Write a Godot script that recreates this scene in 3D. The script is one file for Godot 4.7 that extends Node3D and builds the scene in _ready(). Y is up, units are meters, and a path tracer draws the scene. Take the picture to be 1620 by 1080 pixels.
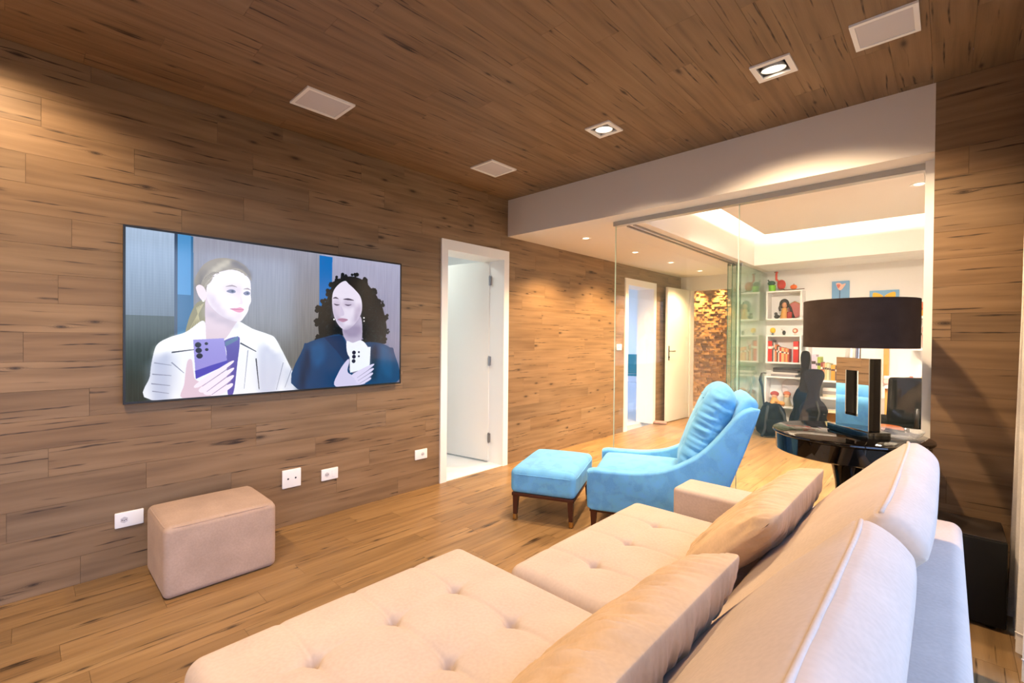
extends Node3D
# Living room with wood-plank walls, sofa, blue armchair, television; glass partition to a study.

var M := {}
var taken := {}
var rng := RandomNumberGenerator.new()

# ------------------------------------------------------------------ naming helpers
func numbered(called: String) -> String:
	var n: int = taken.get(called, 0)
	taken[called] = n + 1
	return called if n == 0 else "%s_%03d" % [called, n]

func thing(called: String, label: String, category: String, at := Vector3.ZERO, turn := 0.0, group := "") -> Node3D:
	var o := Node3D.new()
	o.name = numbered(called)
	add_child(o)
	o.position = at
	o.rotation.y = turn
	o.set_meta("label", label)
	o.set_meta("category", category)
	if group != "":
		o.set_meta("group", group)
	return o

func struct(called: String, label: String, category: String) -> Node3D:
	var o := thing(called, label, category)
	o.set_meta("kind", "structure")
	return o

func part(parent: Node3D, called: String, mesh: Mesh, mat: Material, at := Vector3.ZERO, rot := Vector3.ZERO) -> MeshInstance3D:
	var o := MeshInstance3D.new()
	o.name = called
	o.mesh = mesh
	o.material_override = mat
	o.position = at
	o.rotation = rot
	parent.add_child(o, true)
	return o

# ------------------------------------------------------------------ mesh helpers
func begin(smooth := true) -> SurfaceTool:
	var st := SurfaceTool.new()
	st.begin(Mesh.PRIMITIVE_TRIANGLES)
	st.set_smooth_group(0 if smooth else -1)
	return st

func quad(st: SurfaceTool, a: Vector3, b: Vector3, c: Vector3, d: Vector3) -> void:
	for v in [a, c, b, a, d, c]:
		st.add_vertex(v)

func tri(st: SurfaceTool, a: Vector3, b: Vector3, c: Vector3) -> void:
	for v in [a, c, b]:
		st.add_vertex(v)

func done(st: SurfaceTool) -> ArrayMesh:
	st.generate_normals()
	st.index()
	return st.commit()

# plain box between two corners, flat faces
func box_into(st: SurfaceTool, lo: Vector3, hi: Vector3) -> void:
	st.set_smooth_group(-1)
	var p := []
	for i in 8:
		p.append(Vector3(hi.x if i & 1 else lo.x, hi.y if i & 2 else lo.y, hi.z if i & 4 else lo.z))
	quad(st, p[4], p[5], p[7], p[6]); quad(st, p[1], p[0], p[2], p[3])
	quad(st, p[5], p[1], p[3], p[7]); quad(st, p[0], p[4], p[6], p[2])
	quad(st, p[6], p[7], p[3], p[2]); quad(st, p[0], p[1], p[5], p[4])

func slab(lo: Vector3, hi: Vector3) -> ArrayMesh:
	var st := begin(false)
	box_into(st, lo, hi)
	return done(st)

# box with rounded edges; optional shaping of every point by deform(point, normal)
func soft(size: Vector3, r: float, nr := 3, nm := Vector3i(1, 1, 1), deform = null) -> ArrayMesh:
	var st := begin(true)
	var h := size / 2.0
	r = minf(r, minf(h.x, minf(h.y, h.z)) - 0.0005)
	var cs := []
	for ax in 3:
		var l := PackedFloat32Array()
		for i in nr + 1:
			l.append(-h[ax] + r * float(i) / nr)
		for i in range(1, nm[ax]):
			l.append(-h[ax] + r + (2.0 * h[ax] - 2.0 * r) * float(i) / nm[ax])
		for i in nr + 1:
			l.append(h[ax] - r + r * float(i) / nr)
		cs.append(l)
	var inn := h - Vector3(r, r, r)
	for ax in 3:
		var b := (ax + 1) % 3
		var c := (ax + 2) % 3
		for s in [-1.0, 1.0]:
			var cb: PackedFloat32Array = cs[b]
			var cc: PackedFloat32Array = cs[c]
			var grid := []
			for i in cb.size():
				var row := PackedVector3Array()
				for j in cc.size():
					var p := Vector3.ZERO
					p[ax] = s * h[ax]; p[b] = cb[i]; p[c] = cc[j]
					var q := p.clamp(-inn, inn)
					var n := (p - q).normalized()
					var e := q + n * r
					if deform != null:
						e = deform.call(e, n)
					row.append(e)
				grid.append(row)
			for i in cb.size() - 1:
				for j in cc.size() - 1:
					if s > 0:
						quad(st, grid[i][j], grid[i + 1][j], grid[i + 1][j + 1], grid[i][j + 1])
					else:
						quad(st, grid[i][j], grid[i][j + 1], grid[i + 1][j + 1], grid[i + 1][j])
	return done(st)

func bev(sx: float, sy: float, sz: float, b := 0.004) -> ArrayMesh:
	return soft(Vector3(sx, sy, sz), b, 2)

# surface of revolution; profile of (radius, height) from bottom to top
func lathe(prof: Array, segs := 32, sx := 1.0, sz := 1.0) -> ArrayMesh:
	var st := begin(true)
	var src := prof
	prof = []
	for i in src.size():       # keep corners crisp: two extra rings beside each sharp turn
		var p: Vector2 = src[i]
		if i > 0 and i < src.size() - 1 and absf((p - src[i - 1]).angle_to(src[i + 1] - p)) > 0.5:
			prof.append(p.move_toward(src[i - 1], minf(0.0012, p.distance_to(src[i - 1]) * 0.25)))
			prof.append(p)
			prof.append(p.move_toward(src[i + 1], minf(0.0012, p.distance_to(src[i + 1]) * 0.25)))
		else:
			prof.append(p)
	for i in prof.size() - 1:
		for k in segs:
			var a0 := TAU * k / segs
			var a1 := TAU * (k + 1) / segs
			var f := func(p: Vector2, a: float) -> Vector3: return Vector3(p.x * cos(a) * sx, p.y, p.x * sin(a) * sz)
			quad(st, f.call(prof[i], a1), f.call(prof[i], a0), f.call(prof[i + 1], a0), f.call(prof[i + 1], a1))
	return done(st)

# tube along points with radii (one number or an array)
func tube(pts: Array, rad, segs := 10, flat := 1.0) -> ArrayMesh:
	var st := begin(true)
	var rings := []
	var side := Vector3.ZERO
	for i in pts.size():
		var t: Vector3 = (pts[mini(i + 1, pts.size() - 1)] - pts[maxi(i - 1, 0)]).normalized()
		if side == Vector3.ZERO:
			side = t.cross(Vector3.UP if absf(t.y) < 0.9 else Vector3.RIGHT).normalized()
		side = (side - t * side.dot(t)).normalized()
		var up := side.cross(t)
		var r: float = rad[i] if rad is Array else rad
		var ring := PackedVector3Array()
		for k in segs:
			var a := TAU * k / segs
			ring.append(pts[i] + side * cos(a) * r + up * sin(a) * r * flat)
		rings.append(ring)
	for i in rings.size() - 1:
		for k in segs:
			var l := (k + 1) % segs
			quad(st, rings[i][l], rings[i][k], rings[i + 1][k], rings[i + 1][l])
	for e in [0, rings.size() - 1]:
		for k in segs:
			var l := (k + 1) % segs
			if e == 0:
				tri(st, pts[0], rings[0][k], rings[0][l])
			else:
				tri(st, pts[e], rings[e][l], rings[e][k])
	return done(st)

# outline in x, y pushed along z with rounded rims
func pressed(outline: PackedVector2Array, depth: float, r := 0.01, nr := 3) -> ArrayMesh:
	var st := begin(true)
	var n := outline.size()
	if Geometry2D.is_polygon_clockwise(outline):
		outline.reverse()
	var inward := PackedVector2Array()
	for i in n:
		var d0 := (outline[i] - outline[(i + n - 1) % n]).normalized()
		var d1 := (outline[(i + 1) % n] - outline[i]).normalized()
		var m := (d0.orthogonal() + d1.orthogonal())
		m = -m.normalized() if m.length() > 0.01 else Vector2.ZERO
		inward.append(m / maxf(0.5, absf(m.dot(d0.orthogonal()))))
	var rings := []
	for s in [-1.0, 1.0]:
		for k in nr + 1:
			var a := PI / 2 * k / nr if s > 0 else PI / 2 * (nr - k) / nr
			var ring := PackedVector3Array()
			for i in n:
				var p := outline[i] + inward[i] * r * (1.0 - cos(a))
				ring.append(Vector3(p.x, p.y, s * (depth / 2 - r + r * sin(a))))
			rings.append(ring)
	for j in rings.size() - 1:
		for i in n:
			var l := (i + 1) % n
			quad(st, rings[j][i], rings[j][l], rings[j + 1][l], rings[j + 1][i])
	var last: PackedVector3Array = rings[-1]
	var flat2 := PackedVector2Array()
	for v in last:
		flat2.append(Vector2(v.x, v.y))
	var ix := Geometry2D.triangulate_polygon(flat2)
	for t in range(0, ix.size(), 3):
		var a := flat2[ix[t]]; var b := flat2[ix[t + 1]]; var c := flat2[ix[t + 2]]
		if (b - a).cross(c - a) < 0:
			var w := b; b = c; c = w
		var z := depth / 2
		tri(st, Vector3(a.x, a.y, z), Vector3(b.x, b.y, z), Vector3(c.x, c.y, z))
		tri(st, Vector3(a.x, a.y, -z), Vector3(c.x, c.y, -z), Vector3(b.x, b.y, -z))
	return done(st)

# rectangular ring in x, y with depth along z
func ring_frame(w: float, h: float, iw: float, ih: float, d: float) -> ArrayMesh:
	var st := begin(false)
	var o := [Vector2(-w / 2, -h / 2), Vector2(w / 2, -h / 2), Vector2(w / 2, h / 2), Vector2(-w / 2, h / 2)]
	var i := [Vector2(-iw / 2, -ih / 2), Vector2(iw / 2, -ih / 2), Vector2(iw / 2, ih / 2), Vector2(-iw / 2, ih / 2)]
	var v := func(p: Vector2, z: float) -> Vector3: return Vector3(p.x, p.y, z)
	for k in 4:
		var l := (k + 1) % 4
		var z := d / 2
		quad(st, v.call(o[k], z), v.call(o[l], z), v.call(i[l], z), v.call(i[k], z))
		quad(st, v.call(o[l], -z), v.call(o[k], -z), v.call(i[k], -z), v.call(i[l], -z))
		quad(st, v.call(o[k], -z), v.call(o[l], -z), v.call(o[l], z), v.call(o[k], z))
		quad(st, v.call(i[l], -z), v.call(i[k], -z), v.call(i[k], z), v.call(i[l], z))
	return done(st)

func smooth_line(pts: Array, steps := 6, closed := false) -> PackedVector2Array:
	var out := PackedVector2Array()
	var n := pts.size()
	for i in (n if closed else n - 1):
		var p0: Vector2 = pts[(i + n - 1) % n] if closed or i > 0 else pts[0]
		var p1: Vector2 = pts[i]
		var p2: Vector2 = pts[(i + 1) % n]
		var p3: Vector2 = pts[(i + 2) % n] if closed or i + 2 < n else pts[n - 1]
		for k in steps:
			out.append(p1.cubic_interpolate(p2, p0, p3, float(k) / steps))
	if not closed:
		out.append(pts[n - 1])
	return out

# ------------------------------------------------------------------ materials
func mat(called: String, c: Color, rough := 0.7, metal := 0.0) -> StandardMaterial3D:
	var m := StandardMaterial3D.new()
	m.resource_name = called
	m.albedo_color = c
	m.roughness = rough
	m.metallic = metal
	M[called] = m
	return m

func noise(f: float, sd: int, oct := 3) -> FastNoiseLite:
	var n := FastNoiseLite.new()
	n.noise_type = FastNoiseLite.TYPE_SIMPLEX_SMOOTH
	n.frequency = f
	n.seed = sd
	n.fractal_octaves = oct
	return n

# cloth: mottled nap, triplanar
func cloth(called: String, c: Color, spread: float, scale: float, sheen := 0.4, sd := 3, nap_sheen := Color(1, 1, 1)) -> StandardMaterial3D:
	# nap: colour, relative to c, of brushed patches; velvet highlights painted into the albedo
	var m := mat(called, c, 0.9)
	var src := noise(0.012, sd, 4).get_seamless_image(256, 256)
	var fine := noise(0.2, sd + 9, 2).get_seamless_image(256, 256)
	var im := Image.create(256, 256, false, Image.FORMAT_RGB8)
	for y in 256:
		for x in 256:
			var v := 1.0 - spread * (1.0 - src.get_pixel(x, y).r) - 0.06 * fine.get_pixel(x, y).r
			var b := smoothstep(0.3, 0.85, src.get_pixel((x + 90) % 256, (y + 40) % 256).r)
			im.set_pixel(x, y, Color(v, v, v) * Color(1, 1, 1).lerp(nap_sheen, b) if nap_sheen != Color(1, 1, 1) else Color(v, v, v))
	m.albedo_texture = ImageTexture.create_from_image(im)
	m.uv1_triplanar = true
	m.uv1_scale = Vector3.ONE * scale
	m.rim_enabled = true
	m.rim = sheen
	m.rim_tint = 0.6
	m.metallic_specular = 0.2
	return m

# twelve long boards of knotty wood in one sheet: 1.84 m x 0.14 m each
func wood_sheet() -> ImageTexture:
	var W := 1024
	var SH := 128
	var im := Image.create(W, SH * 12, false, Image.FORMAT_RGB8)
	var na := noise(1.0, 11, 2)
	var nb := noise(1.0, 23, 1)
	var nc := noise(1.0, 37, 1)
	var r := RandomNumberGenerator.new()
	r.seed = 77
	var dark := Color(0.235, 0.172, 0.12)
	var mid := Color(0.545, 0.44, 0.328)
	var pale := Color(0.655, 0.545, 0.425)
	for k in 12:
		var knots := []
		for q in [2, 1, 2, 1, 0, 2, 1, 2, 1, 3, 1, 0][k]:
			knots.append(Vector3(r.randf_range(0.05, 1.8), r.randf_range(0.025, 0.115), r.randf_range(0.007, 0.014)))
		var base := r.randf_range(-0.07, 0.07)
		var off := k * 9.7
		for y in SH:
			var v := 0.14 * y / SH
			for x in W:
				var u := 1.84 * x / W
				var bend := 0.0
				var dot := 0.0
				var halo := 0.0
				for kn: Vector3 in knots:
					var dx := (u - kn.x) / 2.9
					var dy := v - kn.y
					var d2 := dx * dx + dy * dy
					if d2 < 0.004:
						var e := exp(-d2 / (kn.z * kn.z * 3.0))
						bend += signf(dy) * e * 0.012
						halo += exp(-d2 / (kn.z * kn.z * 9.0))
						var tail := dy - 0.004 * sin(u * 30.0 + kn.x * 50.0)
						dot = maxf(dot, 0.6 * exp(-tail * tail / 0.0000045) * exp(-absf(u - kn.x) / 0.06))
						dot = maxf(dot, exp(-d2 * 2.0 / (kn.z * kn.z)) * 0.72 + 0.22 * e * (0.5 + 0.5 * sin(sqrt(d2) * 1500.0)))
				var w := v - bend + 0.007 * na.get_noise_2d(u * 1.6 + off, v * 5.0 + off)
				var g := na.get_noise_2d(u * 0.9 + off, w * 18.0 + off)
				var f := nb.get_noise_2d(u * 7.0, w * 260.0 + off)
				var ck := nc.get_noise_2d(u * 1.9 + off, w * 48.0 + off * 3.0)
				var t := 0.56 + base + 0.30 * g + 0.06 * f + 0.10 * halo + 0.16 * na.get_noise_2d(u * 1.3 + off * 2.0, w * 3.5)
				var c := mid.lerp(pale, clampf((t - 0.5) * 1.8, 0.0, 1.0)) if t > 0.5 else mid.lerp(dark, clampf((0.5 - t) * 0.95, 0.0, 1.0))
				var crack := smoothstep(0.66, 0.84, ck) * (0.55 + 0.45 * nb.get_noise_2d(u * 14.0, w * 90.0))
				c = c.lerp(dark * 0.72, clampf(crack * 0.95 + dot, 0.0, 0.9))
				im.set_pixel(x, k * SH + y, c)
	im.generate_mipmaps()
	return ImageTexture.create_from_image(im)

# one board as a thin box with its own strip of the sheet
func board_mesh(u0: float, u1: float, v0: float, v1: float, U: Vector3, V: Vector3, N: Vector3, th: float, strip: int, ustart: float, flip: bool, vbase: float, tone: Color) -> ArrayMesh:
	var st := SurfaceTool.new()
	st.begin(Mesh.PRIMITIVE_TRIANGLES)
	st.set_color(tone)
	var uv := func(u: float, v: float) -> Vector2:
		var fu := (u - ustart) / 1.84
		var fv := clampf((v - vbase) / 0.14, 0.01, 0.99)
		if flip:
			fu = 1.0 - fu
			fv = 1.0 - fv
		return Vector2(fu, (strip + fv) / 12.0)
	var us := [u0, u1, u1, u0]
	var vs := [v0, v0, v1, v1]
	var top := []
	var low := []
	var tx := []
	for i in 4:
		var p: Vector3 = U * us[i] + V * vs[i]
		top.append(p)
		low.append(p - N * th)
		tx.append(uv.call(us[i], vs[i]))
	var right_handed := U.cross(V).dot(N) > 0
	var face := func(ps: Array, ts: Array, n: Vector3) -> void:
		var order := [0, 2, 1, 0, 3, 2]
		if (ps[1] - ps[0]).cross(ps[2] - ps[0]).dot(n) < 0:
			order = [0, 1, 2, 0, 2, 3]
		for i in order:
			st.set_normal(n)
			st.set_uv(ts[i])
			st.add_vertex(ps[i])
	face.call(top, tx, N)
	face.call(low, tx, -N)
	for i in 4:
		var l := (i + 1) % 4
		var n: Vector3 = [-V, U, V, -U][i]
		face.call([low[i], low[l], top[l], top[i]], [tx[i], tx[l], tx[l], tx[i]], n)
	return st.commit()

# lays staggered boards on a plane: origin o, along U over ulen, across V over vlen; holes are Rect2 in (u, v)
func lay_boards(parent: Node3D, m: Material, o: Vector3, U: Vector3, V: Vector3, N: Vector3, ulen: float, vlen: float, holes: Array, sd: int, th := 0.012) -> void:
	var r := RandomNumberGenerator.new()
	r.seed = sd
	var L := 0.92
	var H := 0.14
	var gap := 0.0005
	var rows := int(ceil(vlen / H - 0.001))
	for row in rows:
		var v0 := row * H
		var v1 := minf(vlen, v0 + H)
		var u: float = -L * ([0.1, 0.62, 0.35, 0.85, 0.22, 0.5][row % 6] + r.randf() * 0.08)
		while u < ulen:
			var a := maxf(u, 0.0)
			var b := minf(u + L, ulen)
			var strip := r.randi() % 12
			var start := u - (0.92 if r.randf() < 0.5 else 0.0)
			var flip := r.randf() < 0.5
			var k := r.randf_range(0.86, 1.1)
			var warm := r.randf_range(-0.03, 0.03)
			var tone := Color(k * (1.0 + warm), k, k * (1.0 - warm * 1.5))
			u += L
			if b - a < 0.004:
				continue
			var rects := [Rect2(a, v0, b - a, v1 - v0)]
			for h: Rect2 in holes:
				var nx := []
				for q: Rect2 in rects:
					if not q.intersects(h):
						nx.append(q)
						continue
					var e := q.intersection(h)
					if e.position.y - q.position.y > 0.003:
						nx.append(Rect2(q.position.x, q.position.y, q.size.x, e.position.y - q.position.y))
					if q.end.y - e.end.y > 0.003:
						nx.append(Rect2(q.position.x, e.end.y, q.size.x, q.end.y - e.end.y))
					if e.position.x - q.position.x > 0.003:
						nx.append(Rect2(q.position.x, e.position.y, e.position.x - q.position.x, e.size.y))
					if q.end.x - e.end.x > 0.003:
						nx.append(Rect2(e.end.x, e.position.y, q.end.x - e.end.x, e.size.y))
				rects = nx
			for q: Rect2 in rects:
				if q.size.x < 0.004 or q.size.y < 0.004:
					continue
				part(parent, "plank", board_mesh(q.position.x + gap, q.end.x - gap, q.position.y + gap, q.end.y - gap, U, V, N, th, strip, start, flip, v0, tone), m, o)

# ------------------------------------------------------------------ the picture on the television
var SHAPES := {
	"band1": [202,2,286,3,291,900,203,892],
	"band2": [985,11,1073,12,1060,877,985,872],
	"pony": [340,351,302,373,277,428,259,493,254,543,294,526,334,487,350,453,348,378],
	"neck1": [348,330,343,482,346,577,441,582,506,537,500,467,475,438,407,384],
	"coat1": [106,897,99,767,113,652,132,598,183,563,255,533,328,470,346,503,348,572,432,580,498,476,518,470,581,508,668,540,709,563,747,632,797,737,844,844,862,902,575,910],
	"shirt1": [432,587,506,558,516,596,505,709,485,886,455,892,448,644],
	"col1": [440,590,506,555,508,577,443,616],
	"lap1": [518,470,581,508,611,622,601,649,519,594],
	"lap2": [328,470,344,503,348,580,287,634,191,644,249,566],
	"hair1": [297,270,294,240,309,198,341,146,389,114,439,102,491,108,540,132,570,172,578,223,558,194,518,174,474,168,423,181,386,210,364,257,351,310,318,323],
	"face1": [362,238,389,199,432,178,474,166,527,177,565,211,574,252,574,304,576,344,565,375,559,406,538,444,519,467,488,468,449,455,407,427,369,385,351,344,349,287],
	"ear1": [300,281,316,268,337,281,349,315,346,347,330,356,313,334,303,306],
	"eye1": [447,295,467,282,487,284,494,296,475,304],
	"eye1b": [534,299,553,285,569,292,567,306,547,311],
	"brow1": [440,269,475,255,503,267,475,264],
	"brow1b": [534,275,558,266,574,278,557,275],
	"lip1": [468,395,499,390,519,385,538,396,523,413,499,412],
	"nose1": [518,318,530,347,528,365,503,364,518,356],
	"phone1": [287,577,435,568,453,711,300,797],
	"ph1d": [296,751,378,721,453,697,454,721,300,797],
	"palm1": [260,701,281,690,288,748,300,802,359,829,433,865,379,900,238,898,247,821],
	"f11": [462,708,474,721,326,838,300,825],
	"f12": [465,748,477,763,352,871,319,849],
	"f13": [468,788,478,807,379,889,339,870],
	"f14": [468,833,477,853,412,898,372,891],
	"hair2": [1156,139,1231,129,1308,154,1379,222,1439,304,1475,410,1489,508,1465,584,1392,643,1311,599,1288,538,1201,553,1159,534,1118,579,1036,586,989,557,978,459,986,371,1024,325,1054,255,1074,203,1115,163],
	"face2": [1162,165,1115,195,1079,248,1072,317,1081,396,1106,457,1145,499,1188,503,1241,457,1281,393,1291,330,1276,265,1232,217,1190,184],
	"neck2": [1145,493,1178,595,1269,590,1293,543,1279,408,1201,482],
	"tee2": [1176,588,1223,596,1288,580,1336,631,1323,700,1198,697],
	"blaz2": [848,896,883,626,911,596,1017,559,1142,543,1193,655,1205,804,1358,785,1346,637,1311,595,1426,597,1514,630,1551,664,1553,915],
	"phone2": [1198,637,1359,626,1351,781,1203,807],
	"palm2": [1120,800,1181,716,1198,727,1187,803,1268,848,1313,893,1100,897],
	"f21": [1367,754,1378,767,1258,842,1219,820],
	"f22": [1367,785,1376,799,1268,864,1240,841],
	"f23": [1363,817,1372,831,1280,884,1252,863],
	"f24": [1352,850,1361,864,1302,892,1268,883],
	"eye2": [1083,329,1103,341,1126,333,1105,331],
	"eye2b": [1160,328,1185,338,1212,327,1185,329],
	"brow2": [1076,293,1097,281,1118,294,1097,292],
	"brow2b": [1149,294,1188,285,1230,297,1188,298],
	"lip2": [1112,435,1142,425,1185,434,1149,453],
	"nose2": [1135,343,1158,392,1147,409,1114,407,1128,394],
	"lapb": [1017,559,1142,543,1193,655,1198,778,1107,654],
	"cam": [310,606,313,637,317,668,349,599,351,633,1231,666,1231,695,1229,726,1268,663,1268,693],
	"ear": [1305,417,1086,436,334,357],
}

func fill_poly(im: Image, pts: PackedVector2Array, c: Color) -> void:
	var lo := im.get_height()
	var hi := 0
	for p in pts:
		lo = mini(lo, int(p.y))
		hi = maxi(hi, int(p.y) + 1)
	for y in range(maxi(lo, 0), mini(hi, im.get_height())):
		var xs := []
		var fy := y + 0.5
		for i in pts.size():
			var a := pts[i]
			var b := pts[(i + 1) % pts.size()]
			if (a.y <= fy) != (b.y <= fy):
				xs.append(a.x + (fy - a.y) / (b.y - a.y) * (b.x - a.x))
		xs.sort()
		for k in range(0, xs.size() - 1, 2):
			var x0 := int(round(xs[k]))
			var x1 := int(round(xs[k + 1]))
			if x1 > x0:
				im.fill_rect(Rect2i(x0, y, x1 - x0, 1), c)

func shape(im: Image, key: String, c: Color, round_it := true) -> void:
	var a: Array = SHAPES[key]
	var l := []
	for i in range(0, a.size(), 2):
		l.append(Vector2(a[i], a[i + 1]))
	fill_poly(im, smooth_line(l, 5, true) if round_it else PackedVector2Array(l), c)

func disc(im: Image, at: Vector2, r: float, c: Color) -> void:
	var l := PackedVector2Array()
	for k in 20:
		l.append(at + Vector2.from_angle(TAU * k / 20) * r)
	fill_poly(im, l, c)

func stroke(im: Image, a: Vector2, b: Vector2, w: float, c: Color) -> void:
	var n := (b - a).normalized().orthogonal() * w / 2
	fill_poly(im, PackedVector2Array([a + n, b + n * 0.5, b - n * 0.5, a - n]), c)

# soft-edged patches: [colour, points...] painted small and enlarged
func soften(im: Image, list: Array, cell: int) -> void:
	for q in list:
		var base: Color = q[0]
		var lay := Image.create(400, 225, false, Image.FORMAT_RGBA8)
		lay.fill(Color(base.r, base.g, base.b, 0.0))
		var l := []
		for i in range(1, q.size(), 2):
			l.append(Vector2(q[i], q[i + 1]) / 4.0)
		fill_poly(lay, smooth_line(l, 5, true), base)
		lay.resize(1600 / cell, 900 / cell, Image.INTERPOLATE_LANCZOS)
		lay.resize(1600, 900, Image.INTERPOLATE_CUBIC)
		im.blend_rect(lay, Rect2i(0, 0, 1600, 900), Vector2i.ZERO)

func poly_of(key: String) -> PackedVector2Array:
	var a: Array = SHAPES[key]
	var l := []
	for i in range(0, a.size(), 2):
		l.append(Vector2(a[i], a[i + 1]))
	return smooth_line(l, 5, true)

func strand(im: Image, a: Vector2, m: Vector2, b: Vector2, w: float, c: Color, within: PackedVector2Array, outside: PackedVector2Array) -> void:
	var last := a
	for k in range(1, 13):
		var t := k / 12.0
		var p := a.lerp(m, t).lerp(m.lerp(b, t), t)
		if Geometry2D.is_point_in_polygon(p, within) and not Geometry2D.is_point_in_polygon(p, outside):
			stroke(im, last, p, w, c)
		last = p

func tv_picture() -> ImageTexture:
	var im := Image.create(1600, 900, false, Image.FORMAT_RGBA8)
	var gr := noise(1.0, 5, 2)
	for x in 1600:
		for b in 60:
			var t := b / 59.0
			var c: Color
			if x < 202:
				c = Color(0.66, 0.74, 0.84).lerp(Color(0.33, 0.38, 0.42), t * 1.7) if t < 0.5 else Color(0.2, 0.25, 0.2).lerp(Color(0.13, 0.2, 0.2), t * 2 - 1)
			elif x < 1000:
				c = Color(0.60, 0.60, 0.66).lerp(Color(0.38, 0.37, 0.33), t)
			else:
				c = Color(0.66, 0.66, 0.76).lerp(Color(0.47, 0.45, 0.55), t)
			var g := gr.get_noise_2d(x * 0.09, b * 0.04) * 0.035
			im.fill_rect(Rect2i(x, b * 15, 1, 15), Color(c.r + g, c.g + g, c.b + g))
	shape(im, "band1", Color(0.10, 0.38, 0.56), false)
	im.fill_rect(Rect2i(202, 0, 14, 900), Color(0.16, 0.24, 0.34))
	im.fill_rect(Rect2i(216, 0, 60, 330), Color(0.28, 0.56, 0.78))
	shape(im, "band2", Color(0.05, 0.42, 0.72), false)
	var skin := Color(0.95, 0.91, 0.95)
	var skin_dim := Color(0.86, 0.78, 0.82)
	var blond := Color(0.60, 0.55, 0.47)
	shape(im, "pony", Color(0.55, 0.52, 0.36))
	for k in 5:
		stroke(im, Vector2(335 - k * 8, 372 + k * 6), Vector2(270 + k * 13, 525 - k * 4), 5, Color(0.72, 0.68, 0.5))
	shape(im, "hair1", blond)
	soften(im, [[Color(0.80, 0.76, 0.66, 0.8), 340, 250, 380, 170, 440, 120, 490, 118, 420, 165, 370, 230], [Color(0.40, 0.36, 0.33, 0.7), 480, 110, 540, 135, 575, 180, 570, 215, 530, 165, 470, 140], [Color(0.42, 0.38, 0.33, 0.6), 300, 300, 305, 240, 340, 170, 345, 250, 340, 320]], 22)
	shape(im, "neck1", skin_dim)
	shape(im, "coat1", Color(0.95, 0.96, 0.99))
	shape(im, "shirt1", Color(0.36, 0.33, 0.66))
	shape(im, "col1", Color(0.35, 0.47, 0.62), false)
	soften(im, [[Color(0.70, 0.73, 0.84, 0.7), 104, 690, 190, 650, 200, 760, 180, 890, 106, 890], [Color(0.74, 0.76, 0.86, 0.6), 620, 640, 700, 600, 760, 740, 720, 890, 620, 890], [Color(0.78, 0.80, 0.88, 0.6), 790, 740, 850, 860, 780, 890, 760, 800]], 36)
	soften(im, [[Color(1, 1, 1, 0.9), 116, 640, 180, 575, 250, 545, 260, 590, 160, 640], [Color(1, 1, 1, 0.8), 640, 560, 700, 570, 740, 650, 690, 640]], 26)
	shape(im, "lap2", Color(0.99, 0.99, 1.0), false)
	shape(im, "lap1", Color(0.99, 0.99, 1.0), false)
	for s in [[191, 646, 290, 632, 8], [519, 596, 605, 648, 9], [604, 690, 622, 880, 7], [190, 700, 245, 760, 6], [560, 640, 540, 870, 4], [116, 700, 190, 716, 5], [108, 760, 190, 772, 6], [104, 810, 185, 826, 6], [108, 850, 180, 868, 5], [812, 760, 770, 880, 5], [760, 720, 720, 890, 4]]:
		stroke(im, Vector2(s[0], s[1]), Vector2(s[2], s[3]), s[4], Color(0.55, 0.57, 0.66) if s[4] < 7 else Color(0.22, 0.24, 0.3))
	shape(im, "face1", skin)
	soften(im, [[Color(0.80, 0.72, 0.78, 0.55), 350, 300, 372, 385, 430, 440, 470, 462, 430, 400, 385, 330], [Color(0.82, 0.75, 0.80, 0.5), 440, 262, 510, 258, 500, 305, 445, 300], [Color(0.85, 0.76, 0.80, 0.5), 500, 260, 522, 270, 518, 340, 505, 330], [Color(0.84, 0.76, 0.80, 0.5), 480, 420, 530, 415, 520, 440, 490, 440]], 26)
	soften(im, [[Color(0.72, 0.66, 0.72, 0.7), 350, 400, 420, 440, 500, 470, 490, 500, 400, 470, 350, 440]], 30)
	var hp1 := poly_of("hair1")
	var fp1 := poly_of("face1")
	var hr := RandomNumberGenerator.new()
	hr.seed = 12
	for k in 70:
		var f := hr.randf()
		var tone := hr.randf_range(-0.13, 0.15)
		strand(im, Vector2(575, 215).lerp(Vector2(400, 200), f), Vector2(500, 60 + 130 * f).lerp(Vector2(350, 150), f), Vector2(315, 315 - 30 * hr.randf()), hr.randf_range(2.0, 4.5), Color(0.60 + tone, 0.55 + tone, 0.46 + tone), hp1, fp1)
	shape(im, "ear1", Color(0.95, 0.86, 0.88))
	for q in [["brow1", Color(0.62, 0.55, 0.55)], ["brow1b", Color(0.62, 0.55, 0.55)], ["eye1", Color(0.45, 0.45, 0.55)], ["eye1b", Color(0.45, 0.45, 0.55)], ["lip1", Color(0.88, 0.55, 0.66)], ["nose1", Color(0.9, 0.84, 0.87)]]:
		shape(im, q[0], q[1])
	disc(im, Vector2(478, 292), 7, Color(0.2, 0.22, 0.32))
	disc(im, Vector2(557, 298), 6, Color(0.2, 0.22, 0.32))
	stroke(im, Vector2(465, 396), Vector2(538, 397), 3, Color(0.6, 0.3, 0.4))
	shape(im, "palm1", Color(0.88, 0.78, 0.84))
	shape(im, "phone1", Color(0.60, 0.57, 0.86), false)
	shape(im, "ph1d", Color(0.30, 0.28, 0.72), false)
	for k in ["f11", "f12", "f13", "f14"]:
		shape(im, k, Color(0.97, 0.92, 0.97))
	stroke(im, Vector2(470, 735), Vector2(330, 840), 5, Color(0.6, 0.52, 0.68))
	stroke(im, Vector2(472, 776), Vector2(352, 872), 5, Color(0.6, 0.52, 0.68))
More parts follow.
